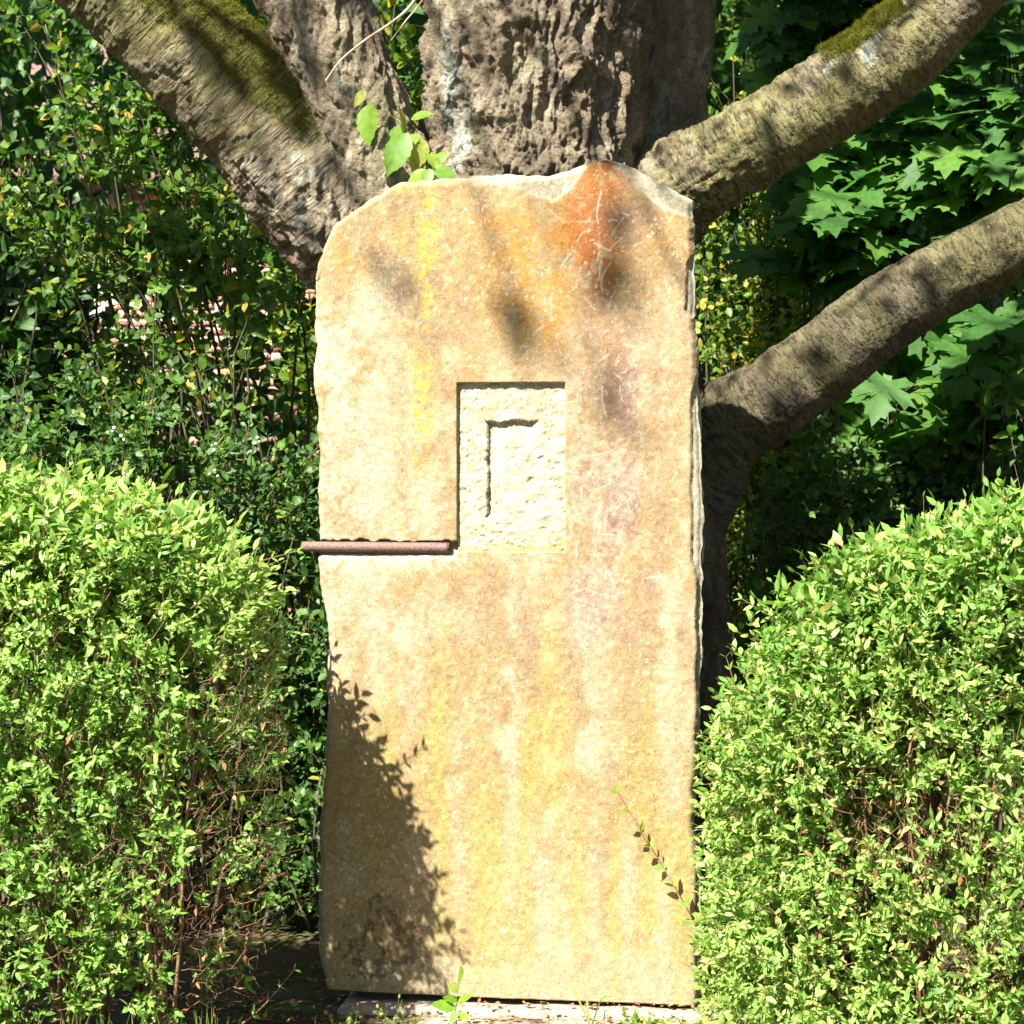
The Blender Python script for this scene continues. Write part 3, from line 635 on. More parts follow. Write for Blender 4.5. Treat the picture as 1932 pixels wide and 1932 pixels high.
# crown of the cherry overhead: it shades what grows behind
rc = np.random.default_rng(77)
def shade_hit(P, Y0=0.05):
    t = (Y0 - P[:, 1]) / SUN[1]; return P + SUN * t[:, None], t
cl = []
GAPS = [(at(a, b, Y), q) for a, b, Y, q in [(200, 250, 1.5, .35), (100, 420, 1.5, .3), (400, 380, 1.3, .22), (60, 60, 1.8, .3), (770, 150, 2.6, .75), (1390, 620, 2.4, .42), (1400, 200, 2.4, .40), (1720, 470, 1.5, .2), (1450, 60, 2.2, .3), (1850, 350, 1.35, .1), (1560, 880, 1.4, .25), (180, 720, 1.0, .28), (1480, 450, 1.7, .22), (1600, 300, 1.5, .15), (420, 750, 1.1, .2), (1780, 620, 1.5, .18)]]
while len(cl) < 900:
    q = np.array([rc.uniform(-5.5, 4.5), rc.uniform(-2.6, 4.2), rc.uniform(3.3, 7.2)])
    if ((q[0] + .4) / 5.2) ** 2 + ((q[1] - .9) / 3.6) ** 2 + ((q[2] - 4.6) / 2.9) ** 2 > 1: continue
    h, t = shade_hit(q[None]); h = h[0]
    if t[0] > 0 and -.4 < h[2] < 3.5 and -3.2 < h[0] < 3.2: continue
    if fbm(q[None] * 1.3 + 3, 2)[0] < -.02: continue
    if any(np.linalg.norm((q - g) - SUN * (q - g).dot(SUN)) < rr_ + .12 for g, rr_ in GAPS): continue
    cl.append(q)
cl = np.array(cl)
# loose outer sprays of the crown that throw soft blotches on the slab, limbs and hedge
spray = []; spr_s = []
for (px, py, Y, t, r, n) in [(742, 540, -.05, 7.5, .042, 10), (985, 640, -.05, 7.5, .045, 20), (1180, 470, -.05, 7.2, .08, 12), (1195, 575, -.05, 7.2, .07, 10), (1160, 600, -.05, 7.4, .05, 6), (1160, 790, -.05, 7.6, .055, 8), (1165, 740, -.05, 7.6, .05, 6),
                             (1640, 180, .35, 6.0, .14, 24), (1420, 250, .4, 5.0, .05, 8), (1760, 60, .35, 5.5, .12, 14), (1540, 620, .5, 5.0, .13, 26), (1740, 500, .45, 5.0, .10, 12), (1385, 800, .55, 5.0, .12, 24), (1600, 720, .5, 5.5, .10, 14), (1900, 440, .45, 5, .1, 12),
                             (470, 230, .3, 5.0, .12, 26), (540, 60, .3, 4.6, .14, 26), (730, 120, .5, 4.6, .14, 26), (760, 280, .5, 4.6, .10, 16), (330, 60, .3, 5.2, .08, 10), (1130, 40, .3, 5, .05, 6),
                             (1570, 1060, -.6, 6.5, .06, 8)]:
    cpt = at(px, py, Y) - SUN * t
    if Y < -.01: r = r * .62; n = int(n * 1.7)
    for _ in range(n): spray.append(cpt + rc.normal(size=3) * r * np.array([1, 1, .8])); spr_s.append(.055 if Y < -.01 else .085)
spray = np.array(spray)
nl = 24
O = np.repeat(cl, nl, 0) + rc.normal(size=(len(cl) * nl, 3)) * .17
O = np.vstack([O, spray]); n = len(O)
D = rnd(n, rc) + [0, 0, -.3]; Nn = rnd(n, rc) * .6 + [0, 0, 1]; S = rc.uniform(.07, .115, n); S[-len(spray):] = np.array(spr_s) * rc.uniform(.8, 1.2, len(spray))
V, F = place_leaves(BROAD_T, O, D, Nn, S)
o = mk("crown", V, F, M_CROWN, tree, lr=np.repeat(rc.random(n), 8)); o["kind"] = "stuff"
# boughs that carry the crown
tips = np.vstack([cl[rc.choice(len(cl), 60, replace=False)], spray[::22]]); roots = np.array([at(1000, -900, .75), at(300, -800, .5), at(2350, -800, .25), at(1310, -1000, 1.1)])
own = np.argmin(np.linalg.norm(tips[:, None] - roots[None], axis=2), 1); A = roots[own]
pl = np.stack([A + (tips - A) * t + np.array([0, 0, .35]) * math.sin(math.pi * t) for t in np.linspace(0, 1, 7)], 1)
V, F = poly_segs(pl, .022, .004); o = mk("boughs", V, F, M_CANE, tree); o["kind"] = "stuff"

# ------------------------------------------------------------------ clipped shrubs left and right of the slab
def clipped_shrub(cen, semi, pw, nsh, lsize, rng, label, bare, twist, nparts=300, ntw=9000):
    root = thing("clipped_shrub", (cen[0], cen[1], -.03), label, "shrub", "clipped shrubs beside the slab")
    cen = np.array(cen); semi = np.array(semi)
    d = unit(unit(rng.normal(size=(nsh * 4, 3)) + [0, -.25, 0]) * semi ** .8)
    rr = (np.abs(d / semi) ** pw).sum(1) ** (-1 / pw); P = cen + d * rr[:, None]
    g = np.sign(d) * np.abs(d * rr[:, None] / semi) ** (pw - 1) / semi; nrm = unit(g)
    lump = .045 * fbm(P * 4.3 + twist, 3) + .03 * fbm(P * 11 + twist, 2); P = P + nrm * lump[:, None]
    ok = (P[:, 2] > .03) & (P[:, 1] < cen[1] + semi[1] * .75)
    P, nrm = P[ok], nrm[ok]; dens = 1 - bare(P); dens = dens * smooth(-.62, -.15, fbm(P * 5.5 + twist + 20, 3) + .25)
    k = rng.random(len(P)) < dens; P, nrm = P[k][:nsh], nrm[k][:nsh]; n = len(P)
    top = smooth(.2, .9, nrm[:, 2]); L = rng.uniform(.05, .12, n) * (1 + .5 * top)
    dirs = nrm * .75 + np.array([0, 0, .55]) + rng.normal(size=(n, 3)) * .38
    inset = rng.uniform(.0, 1, n) ** 1.3 * .20; deep = rng.random(n) < .22; inset[deep] = rng.uniform(.15, .5, deep.sum())
    P0 = P - nrm * (L * .8 + inset)[:, None]
    sz = lsize * (.80 + .45 * top)
    O, LD, LN, LS, line = shoots(P0, dirs, L, 5, sz, rng)
    keep = O[:, 2] > .0
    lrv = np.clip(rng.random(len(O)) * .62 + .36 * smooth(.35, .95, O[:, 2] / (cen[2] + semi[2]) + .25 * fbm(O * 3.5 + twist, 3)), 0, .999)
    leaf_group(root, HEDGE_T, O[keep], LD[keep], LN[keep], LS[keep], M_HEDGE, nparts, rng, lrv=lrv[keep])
    # stems: from the foot through the inside to the shoots
    nf = 22; feet = np.stack([cen[0] + rng.uniform(-.8, .8, nf) * semi[0], cen[1] + rng.uniform(-.6, .6, nf) * semi[1], np.full(nf, -.03)], 1)
    pick = rng.choice(n, min(n, 260), replace=False); T = P0[pick]; fi = np.argmin(np.linalg.norm((feet[None] - T[:, None]) * [1, 1, .2], axis=2), 1); A = feet[fi]
    pl = np.stack([A + (T - A) * np.array([1, 1, 1.0]) * t + rng.normal(size=T.shape) * .03 * math.sin(math.pi * t) + (np.array([0, 0, 1]) * .18 * math.sin(math.pi * t)) for t in np.linspace(0, 1, 6)], 1)
    V1, F1 = poly_segs(pl, .0062, .0016); V2, F2 = poly_segs(line, .0013, .0007)
    # fine dead twigs inside the bare patches
    m = ntw; bd = unit(rng.normal(size=(m * 3, 3)) + [0, -.4, 0]); r2 = (np.abs(bd / semi) ** pw).sum(1) ** (-1 / pw); B = cen + bd * (r2 * rng.uniform(.5, .98, m * 3))[:, None]
    B = B[(B[:, 2] > .0)]; w = bare(B) + .12; B = B[rng.random(len(B)) < w][:m]; e = B + (unit(rng.normal(size=B.shape)) * .7 + np.array([0, 0, .5]) + unit(B - cen) * .4) * rng.uniform(.02, .08, (len(B), 1)); e[:, 2] = np.maximum(e[:, 2], .005)
    V3, F3 = poly_segs(np.stack([B, B * .62 + e * .38 + rng.normal(size=B.shape) * .007, e + rng.normal(size=B.shape) * .010], 1), .0012, .0006)
    V = np.vstack([V1, V2, V3]); F = np.vstack([F1, F2 + len(V1), F3 + len(V1) + len(V2)])
    o = mk("branches", V, F, M_TWIG, root); o["kind"] = "stuff"
    # withered leaves hanging in the bare patches
    q = B[rng.choice(len(B), min(len(B), 1500), replace=False)]; nq = len(q)
    V, F = place_leaves(LANCE_T, q, rnd(nq, rng) + [0, 0, -.6], rnd(nq, rng), rng.uniform(.016, .032, nq))
    o = mk("withered_leaves", V, F, M_DRY, root, lr=np.repeat(rng.random(nq), 8)); o["kind"] = "stuff"
    return root
rh = np.random.default_rng(31)
def bare_left(P):
    px, py = proj(P); n = 60 * fbm(P * 6, 3)
    return np.clip(.95 * smooth(270, 400, px + n) * smooth(1450, 1600, py + n) + .86 * smooth(310, 450, px + n) * smooth(1130, 1290, py + n) + .7 * np.exp(-((px + n - 230) / 70) ** 2 - ((py + n - 1620) / 60) ** 2), 0, .96)
def bare_right(P):
    px, py = proj(P); n = 50 * fbm(P * 6, 3)
    return np.clip(.97 * np.exp(-((px + n - 1640) / 170) ** 2 - ((py + n - 1560) / 110) ** 2) + .55 * np.exp(-((px + n - 1850) / 90) ** 2 - ((py - 1820) / 60) ** 2) + .4 * np.exp(-((px + n - 1430) / 50) ** 2 - ((py - 1600) / 80) ** 2), 0, .92)
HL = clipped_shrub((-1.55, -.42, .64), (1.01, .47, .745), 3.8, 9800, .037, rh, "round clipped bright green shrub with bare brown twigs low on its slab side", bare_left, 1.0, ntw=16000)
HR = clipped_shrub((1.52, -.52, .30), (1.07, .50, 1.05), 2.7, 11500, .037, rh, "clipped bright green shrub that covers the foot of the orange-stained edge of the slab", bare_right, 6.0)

# ------------------------------------------------------------------ shrubs and saplings behind
def shrub(name, label, cat, bases, ell, ncane, nper, L, npairs, lsize, tpl, mat, rng, nparts=200, arch=.5, group=None, cr=(.008, .002), flat=.5, cmat=None, reject=None, berries=0, tmin=.3):
    """arching canes from the bases into the ellipsoids, shoots with leaf pairs along them"""
    bases = np.asarray(bases, float); root = thing(name, (bases[:, 0].mean(), bases[:, 1].mean(), -.05), label, cat, group)
    E = np.asarray(ell, float); w = E[:, 3] * E[:, 4] * E[:, 5]; k = rng.choice(len(E), ncane, p=w / w.sum())
    q = unit(rng.normal(size=(ncane, 3))) * rng.random((ncane, 1)) ** .4; tip = E[k, :3] + q * E[k, 3:6]
    A = bases[np.argmin(np.linalg.norm((bases[None] - tip[:, None])[:, :, :2], axis=2) + rng.random((ncane, len(bases))) * .8, 1)] + rng.normal(size=(ncane, 3)) * [.10, .10, 0]
    tt = np.linspace(0, 1, 9)
    up = np.array([0, 0, 1]) * (arch * np.linalg.norm(tip - A, axis=1) * .35)[:, None]
    wob = rng.normal(size=(ncane, 3)) * .05
    cur = lambda t: A + (tip - A) * np.stack([t ** 1.35, t ** 1.35, t ** .85], 1) + up * np.sin(np.pi * t)[:, None] * .6 + wob * np.sin(2.2 * np.pi * t)[:, None]
    pl = np.stack([cur(np.full(ncane, t)) for t in tt], 1)
    V1, F1 = poly_segs(pl, *cr)
    tq = rng.uniform(tmin, 1, (ncane, nper)); P0 = np.concatenate([cur(tq[:, m]) for m in range(nper)])
    dr = np.concatenate([unit(cur(np.minimum(tq[:, m] + .05, 1.05)) - cur(tq[:, m])) for m in range(nper)])
    n = len(P0); Ls = rng.uniform(.5, 1.2, n) * L; d = dr * .5 + rng.normal(size=(n, 3)) * .6 + [0, -.12, .15]
    if reject is not None:
        kq = ~reject(P0, rng); P0, d, Ls = P0[kq], d[kq], Ls[kq]; n = len(P0)
    O, LD, LN, LS, line = shoots(P0, d, Ls, npairs, np.full(n, lsize), rng, flat=flat, grav=.15)
    V2, F2 = poly_segs(line, .0014, .0007)
    o = mk("canes", np.vstack([V1, V2]), np.vstack([F1, F2 + len(V1)]), cmat or M_CANE, root); o["kind"] = "stuff"
    kq = O[:, 2] > 0; leaf_group(root, tpl, O[kq], LD[kq], LN[kq], LS[kq], mat, nparts, rng)
    if berries:
        px, py = proj(line[:, 2]); vis = np.where((px > 200) & (px < 600) & (py > 640) & (py < 900))[0]
        vis = vis[np.argsort(line[vis, 2, 1])][:berries]
        t = np.linspace(0, np.pi, 5)
        for b in vis:
            for _ in range(3):
                c0 = line[b, 2] + rng.normal(size=3) * .008; r = rng.uniform(.004, .006)
                V, F, _u = tube(np.array([[c0[0], c0[1], c0[2] - r * math.cos(a), max(r * math.sin(a), .0004)] for a in t]), r * .4, 8)
                mk("berry", V, F, M_BERRY, root)
    return root
rb = np.random.default_rng(51)
HOLES = [(270, 600, 170, 42), (230, 390, 95, 36), (75, 120, 40, 22), (400, 640, 60, 35), (130, 380, 40, 40)]
def rej_house(P, rng):
    px, py = proj(P); f = 0
    for (cx, cy, sx, sy) in HOLES: f = np.maximum(f, np.exp(-((px - cx) / sx) ** 2 - ((py - cy) / sy) ** 2))
    return rng.random(len(P)) < f * 1.25
def rej_low(P, rng):
    px, py = proj(P); return (rng.random(len(P)) < smooth(560, 800, py) * smooth(240, 330, px) * .9) | rej_house(P, rng)
shrub("rose_shrub", "arching wild rose shrub with small round leaves and bare green canes under the mossy limb", "shrub",
      [at(480, 1500, 1.5) * [1, 1, 0], at(540, 1500, 1.7) * [1, 1, 0], at(400, 1500, 1.9) * [1, 1, 0]],
      [(*at(230, 330, 1.5), .75, .5, .45), (*at(430, 450, 1.3), .45, .4, .35), (*at(60, 200, 1.8), .5, .5, .6), (*at(520, 640, 1.3), .25, .3, .3), (*at(330, 180, 1.7), .4, .4, .4)],
      38, 38, .17, 4, .042, ROUND_T, M_ROSE, rb, 300, .55, cr=(.011, .002), reject=rej_low, tmin=.35)
shrub("snowberry_shrub", "low dark green shrub with a few white berries above the clipped shrub's top", "shrub",
      [at(100, 1600, 1.0) * [1, 1, 0], at(300, 1600, .95) * [1, 1, 0], at(420, 1600, 1.5) * [1, 1, 0]],
      [(*at(110, 770, 1.0), .45, .35, .20), (*at(330, 830, 1.0), .35, .3, .18), (*at(510, 900, 1.2), .25, .3, .22), (*at(585, 1250, 1.1), .14, .25, .30)],
      60, 34, .13, 4, .036, OVAL_T, M_SNOW, rb, 300, .35, berries=7, tmin=.1)
shrub("currant_bush", "low shaded dark bush in the gap between slab and twiggy clipped shrub", "shrub",
      [at(520, 1600, 1.1) * [1, 1, 0], at(590, 1600, 1.0) * [1, 1, 0], at(430, 1600, 1.2) * [1, 1, 0]],
      [(*at(575, 1120, 1.0), .13, .2, .32), (*at(560, 1420, 1.0), .17, .2, .22), (*at(450, 1420, 1.2), .30, .2, .28)],
      44, 30, .13, 4, .036, OVAL_T, M_SNOW, rb, 160, .3, tmin=.04)
shrub("elder_bush", "dark broad-leaved bush hanging in front of the brick house", "shrub",
      [at(-60, 1500, 3.0) * [1, 1, 0], at(60, 1500, 3.4) * [1, 1, 0]],
      [(*at(20, 480, 3.0), .35, .5, .55), (*at(190, 520, 3.4), .35, .5, .40), (*at(-100, 200, 3.2), .5, .6, .7)],
      34, 18, .26, 3, .095, BROAD_T, M_IVY, rb, 120, .3, cr=(.016, .004), reject=rej_house)
shrub("hazel_bush", "sunlit light green bush showing between the forked stems", "shrub",
      [at(760, 1500, 2.6) * [1, 1, 0], at(900, 1500, 2.8) * [1, 1, 0]],
      [(*at(770, 130, 2.6), .35, .4, .75), (*at(680, 420, 2.8), .45, .4, .6), (*at(620, 800, 2.2), .3, .4, .6)],
      22, 36, .18, 4, .058, OVAL_T, M_YELL, rb, 120, .4)
shrub("privet_bush", "small-leaved bush with yellowing leaves beside the slab's edge under the upper limb", "shrub",
      [at(1400, 1500, 2.5) * [1, 1, 0], at(1480, 1500, 2.6) * [1, 1, 0]],
      [(*at(1400, 600, 2.4), .24, .3, .48), (*at(1395, 220, 2.5), .28, .3, .68), (*at(1500, 480, 2.6), .32, .3, .55)],
      50, 28, .15, 4, .038, OVAL_T, M_YELL, rb, 260, .35)
shrub("honeysuckle_bush", "dark small-leaved bush under the lower bent limb behind the clipped shrub", "shrub",
      [at(1480, 1600, 1.4) * [1, 1, 0], at(1700, 1600, 1.5) * [1, 1, 0], at(1900, 1600, 1.4) * [1, 1, 0]],
      [(*at(1500, 950, 1.4), .30, .3, .35), (*at(1720, 900, 1.5), .40, .35, .30), (*at(1930, 900, 1.5), .35, .35, .30), (*at(1460, 1200, 1.2), .18, .3, .35)],
      80, 24, .14, 4, .038, OVAL_T, M_SNOW, rb, 300, .35)
shrub("creeper", "pale-tipped creeper with slender leaves at the bent limb's far end", "shrub",
      [at(1960, 1500, 1.1) * [1, 1, 0]],
      [(*at(1900, 640, 1.0), .13, .2, .13), (*at(1960, 760, 1.1), .16, .2, .15)],
      14, 7, .13, 3, .062, leaf_tpl(.42, .12, .2), M_MAPLE, rb, 90, .3)
# maple saplings with big lobed leaves
def maple(name_label, base, ell, nb, rng, size, group, nparts):
    root = thing("maple_sapling", (base[0], base[1], -.05), name_label, "sapling", group)
    E = np.asarray(ell, float); k = rng.choice(len(E), nb); q = unit(rng.normal(size=(nb, 3))) * rng.random((nb, 1)) ** .45; tip = E[k, :3] + q * E[k, 3:6]
    topz = tip[:, 2].max(); hz = np.clip(tip[:, 2] - rng.uniform(.1, .45, nb), .2, None)
    A = np.stack([np.full(nb, base[0]) + .04 * np.sin(hz * 3), np.full(nb, base[1]), hz], 1)
    pl = np.stack([A + (tip - A) * t + np.array([0, 0, .08]) * math.sin(math.pi * t) for t in np.linspace(0, 1, 5)], 1)
    V1, F1 = poly_segs(pl, .0055, .0018)
    V, F, _ = tube(np.array([[base[0], base[1], -.06, .022], [base[0] + .03, base[1], topz * .35, .018], [base[0] - .02, base[1] + .02, topz * .7, .012], [base[0] + .02, base[1], topz, .005]]), .05, 8)
    mk("stem", V, F, M_CANE, root)
    O, LD, LN, LS, pa, pb = [], [], [], [], [], []
    for t in (.55, .8, 1.0):
        c = A + (tip - A) * t + np.array([0, 0, .08]) * math.sin(math.pi * t); dr = unit(tip - A); sd = unit(np.cross(dr, [0, 0, 1]))
        for sg in (1, -1):
            pd = unit(dr * .5 + sd * sg * .8 + rng.normal(size=c.shape) * .3 + [0, -.25, .1]); Lp = rng.uniform(.05, .12, (nb, 1)); o = c + pd * Lp
            pa.append(c); pb.append(o); O.append(o); LD.append(pd * [1, 1, .4] + rng.normal(size=c.shape) * .25 + [0, -.15, -.45])
            LN.append(rng.normal(size=c.shape) * .28 + [-.1, -.55, .75]); LS.append(size * rng.uniform(.55, 1.15, nb))
    V2, F2 = segs(np.vstack(pa), np.vstack(pb), np.full(len(pa) * nb, .0014), np.full(len(pa) * nb, .001))
    o = mk("twigs", np.vstack([V1, V2]), np.vstack([F1, F2 + len(V1)]), M_CANE, root); o["kind"] = "stuff"
    leaf_group(root, MAPLE_T, np.vstack(O), np.vstack(LD), np.vstack(LN), np.concatenate(LS), M_MAPLE, nparts, rng)
rmp = np.random.default_rng(91)
maple("maple sapling with big lobed leaves between the two limbs on the slab's stained side", at(1700, 1500, 1.55) * [1, 1, 0], [(*at(1700, 330, 1.45), .36, .25, .35), (*at(1560, 430, 1.6), .25, .25, .30), (*at(1780, 780, 1.5), .30, .25, .22)], 50, rmp, .175, "maple saplings", 300)
maple("maple sapling with big lobed leaves at the upper limb's far end", at(1890, 1500, 1.4) * [1, 1, 0], [(*at(1880, 240, 1.35), .26, .25, .40), (*at(1850, 660, 1.45), .22, .25, .25)], 36, rmp, .19, "maple saplings", 240)
maple("maple sapling with lobed leaves growing above the upper limb", at(1570, 1500, 2.4) * [1, 1, 0], [(*at(1560, 50, 2.3), .26, .3, .32), (*at(1660, 10, 2.3), .30, .3, .25)], 36, rmp, .15, "maple saplings", 200)

# woodland mass that closes the view
rw = np.random.default_rng(61)
pts = []
while len(pts) < 2300:
    Y = rw.uniform(3.6, 9.0); px = rw.uniform(-500, 2500); py = rw.uniform(-250, 1150); q = at(px, py, Y)
    if q[2] < 0: continue
    if px < 640:
        if any(((px - a) / (b_ * 1.15)) ** 2 + ((py - b) / (d_ * 1.2)) ** 2 < 1 for a, b, b_, d_ in HOLES): continue
        if q[2] > 1.2 and Y > 6.5 and py > 250: continue
    pts.append(q)
pts = np.array(pts); O = np.repeat(pts, 16, 0) + rw.normal(size=(len(pts) * 16, 3)) * .22; O = O[O[:, 2] > .02]; n = len(O)
px, py = proj(O); bad = np.zeros(n, bool)
for a, b, c_, d_ in HOLES: bad |= ((px - a) / c_) ** 2 + ((py - b) / d_) ** 2 < .9
O = O[~bad]; n = len(O)
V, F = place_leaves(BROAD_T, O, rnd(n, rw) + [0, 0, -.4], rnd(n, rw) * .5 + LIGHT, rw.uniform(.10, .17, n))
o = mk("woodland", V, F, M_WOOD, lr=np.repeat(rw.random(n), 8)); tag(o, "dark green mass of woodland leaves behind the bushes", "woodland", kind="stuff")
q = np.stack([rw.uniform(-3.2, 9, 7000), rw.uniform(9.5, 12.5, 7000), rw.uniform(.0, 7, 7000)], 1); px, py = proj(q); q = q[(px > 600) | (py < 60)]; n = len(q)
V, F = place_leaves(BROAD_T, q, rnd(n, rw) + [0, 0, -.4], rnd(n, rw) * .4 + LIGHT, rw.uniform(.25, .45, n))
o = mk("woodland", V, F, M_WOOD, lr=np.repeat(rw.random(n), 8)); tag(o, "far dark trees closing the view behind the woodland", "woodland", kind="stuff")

# unseen trees added beside and behind the viewer to dim sky light; the sun shines in over them
for (x, y, h, rad, lab) in [(6.5, -3.5, 8.5, 2.6, "broad leafy tree added to dim sky light in front of the slab on its orange-stained side"), (-7.6, -1.8, 6.6, 2.3, "leafy tree added to dim sky light beyond the twiggy clipped shrub"), (2.8, -12.0, 9.0, 3.0, "tall leafy tree added to dim sky light opposite the slab on its orange-stained side"), (-3.6, -12.5, 8.6, 3.0, "tall leafy tree added to dim sky light straight opposite the slab"), (-9.5, -9.0, 8.0, 2.8, "leafy tree added to dim sky light opposite the slab on its shaded side"), (8.5, -9.0, 9.0, 3.0, "tall leafy tree added to dim sky light farthest out on the slab's stained side"), (6.0, 3.2, 9.0, 2.6, "leafy tree added to dim sky light beside the maple saplings")]:
    t = thing("sky_dimming_tree", (x, y, -.05), lab, "tree", "unseen trees added to dim sky light")
    V, F, uv = tube(np.array([[x, y, -.1, .20], [x + .05, y, h * .3, .15], [x - .05, y + .05, h * .6, .10], [x, y, h * .95, .03]]), .12, 14, lambda V, s, th, r: .012 * fbm(V * 8, 3))
    mk("trunk", V, F, M_BARK, t, col=bark_col(V, uv[:, 0], uv[:, 1], "rough", x))
    n = 420; q = unit(rw.normal(size=(n, 3))) * rw.random((n, 1)) ** .4 * [rad, rad, h * .42] + [x, y, h * .57]
    q = q[q[:, 2] > .6]; a = np.stack([np.full(len(q), x), np.full(len(q), y), np.clip(q[:, 2] - rw.uniform(.3, 1.6, len(q)), .8, h * .9)], 1); k = rw.choice(len(q), 60, replace=False)
    V, F = segs(a[k], q[k], np.full(60, .03), np.full(60, .006)); o = mk("limbs", V, F, M_CANE, t); o["kind"] = "stuff"
    O = np.repeat(q, 18, 0) + rw.normal(size=(len(q) * 18, 3)) * .28; n = len(O)
    V, F = place_leaves(HEDGE_T, O, rnd(n, rw) + [0, 0, -.4], rnd(n, rw) * .5 + [0, 0, 1], rw.uniform(.13, .22, n))
    o = mk("crown", V, F, M_WOOD, t, lr=np.repeat(rw.random(n), 6)); o["kind"] = "stuff"

# ------------------------------------------------------------------ brick house far behind
HY = 14.0; hp = lambda px, py: at(px, py, HY)
def box(x0, x1, y0, y1, z0, z1, b=0.0):
    V = np.array([(x, y, z) for x in (x0, x1) for y in (y0, y1) for z in (z0, z1)], float)
    if b:
        V2 = V.copy(); V[:, 0] = np.where(V[:, 1] == y0, V[:, 0] + np.where(V[:, 0] == x0, b, -b), V[:, 0]); V[:, 2] = np.where(V[:, 1] == y0, V[:, 2] + np.where(V2[:, 2] == z0, b, -b), V[:, 2])
    return V, np.array([(0, 1, 3, 2), (4, 6, 7, 5), (0, 4, 5, 1), (2, 3, 7, 6), (0, 2, 6, 4), (1, 5, 7, 3)])
house = thing("brick_house", (-4.0, HY, 0), "sunlit red brick house seen through gaps in the leaves", "house")
V, F = box(-8.0, -.9, HY, HY + 6, -.1, 4.2); wall = mk("wall", V, F, M_MORTAR, house, sm=False)
V, F = box(0, .232, -.005, .02, 0, .057, .002); bm_ = mesh_np("brick", V, F, M_BRICK, sm=False)
wa, wb = hp(-10, 320), hp(170, 590); wx0, wx1, wz0, wz1 = wa[0], wb[0], wb[2], wa[2]
cnt = 0; cells = []
for r_ in range(56):
    z = r_ * .075 + .005; off = -.125 if r_ % 2 else 0
    for k in range(29):
        x = -8.0 + off + k * .25
        if x + .24 > -.92 or x < -8.0: continue
        if x + .24 > wx0 - .05 and x < wx1 + .05 and z + .065 > wz0 - .05 and z < wz1 + .02: continue
        cells.append((x, z))
cells = np.array(cells); q = np.stack([cells[:, 0] + .12, np.full(len(cells), HY), cells[:, 1] + .03], 1); px, py = proj(q)
sc = np.max([np.exp(-((px - a) / (c_ * 1.3)) ** 2 - ((py - b) / (d_ * 1.3)) ** 2) for a, b, c_, d_ in HOLES], 0); order = np.argsort(-sc); hl = wloc(wall)
for k in order[:300]:
    o = bpy.data.objects.new("brick", bm_); C.objects.link(o); o.parent = wall; o.location = (cells[k, 0] - hl[0], HY - hl[1] - .001 - rw.uniform(0, .004), cells[k, 1] - hl[2])
VV, FF = [], []
for m, k in enumerate(order[300:]):
    v, f = box(cells[k, 0], cells[k, 0] + .232, HY - .005, HY + .02, cells[k, 1], cells[k, 1] + .057, .002); VV.append(v); FF.append(f + 8 * m)
o = mk("brickwork", np.vstack(VV), np.vstack(FF), M_BRICK, wall, sm=False); o["kind"] = "stuff"
win = put("window", None, house); win.location = np.array([(wx0 + wx1) / 2, HY, wz0]) - wloc(house)
fr = []
for (x0, x1, z0, z1) in ((wx0, wx0 + .07, wz0, wz1), (wx1 - .07, wx1, wz0, wz1), (wx0 + .07, wx1 - .07, wz1 - .07, wz1), (wx0 + .07, wx1 - .07, wz0, wz0 + .07), ((wx0 + wx1) / 2 - .025, (wx0 + wx1) / 2 + .025, wz0 + .07, wz1 - .07)):
    V, F = box(x0, x1, HY - .035, HY + .01, z0, z1, .004); mk("frame_bar", V, F, M_FRAME, win, sm=False)
V, F = box(wx0 + .06, wx1 - .06, HY - .015, HY + .005, wz0 + .06, wz1 - .06); mk("pane", V, F, M_GLASS, win, sm=False)
V, F = box(wx0 - .05, wx1 + .05, HY - .09, HY + .01, wz0 - .06, wz0 - .001, .005); mk("sill", V, F, M_FRAME, win, sm=False)
x0, x1 = -8.3, -.6
V = np.array([(x0, HY - .4, 4.1), (x1, HY - .4, 4.1), (x1, HY + 3, 6.2), (x0, HY + 3, 6.2), (x1, HY + 6.4, 4.1), (x0, HY + 6.4, 4.1), (x0, HY - .4, 4.0), (x1, HY - .4, 4.0), (x1, HY + 6.4, 4.0), (x0, HY + 6.4, 4.0)])
F = np.array([(0, 1, 2, 3), (3, 2, 4, 5), (6, 7, 1, 0), (7, 6, 9, 8), (5, 4, 8, 9)]); mk("roof", V, F, M_ROOF, house, sm=False)

# ------------------------------------------------------------------ leafy shoot in the fork
rl = np.random.default_rng(8)
sh = thing("leafy_shoot", at(805, 350, .24), "young shoot with toothed light green leaves in the fork above the slab's shoulder", "shoot")
def sprig(root, stem_rows, r0, r1, leaves, tpl, mat, smat, rng, name="leaf"):
    pts = limbpath([(*p, r0 + (r1 - r0) * k / (len(stem_rows) - 1)) for k, p in enumerate(stem_rows)])
    V, F, _ = tube(pts, .01, 6); mk("stem", V, F, smat, root)
    me = mesh_np(name, tpl[0], tpl[1], mat, lr=np.zeros(len(tpl[0]))); rlx = wloc(root)
    for (bx, by, tx, ty, Y, face) in leaves:
        a = at(bx, by, Y); b = at(tx, ty, Y - .02 + rng.uniform(-.02, .02)); d = b - a; S = np.linalg.norm(d); d = d / S
        nn = np.array(face, float) + rng.normal(size=3) * .15; nn = unit(nn - d * d.dot(nn)); s = np.cross(nn, d)
        m = np.eye(4); m[:3, 0] = d * S; m[:3, 1] = s * S; m[:3, 2] = nn * S; m[:3, 3] = a - rlx
        o = bpy.data.objects.new(name, me); C.objects.link(o); o.parent = root; o.matrix_local = Matrix(m.tolist())
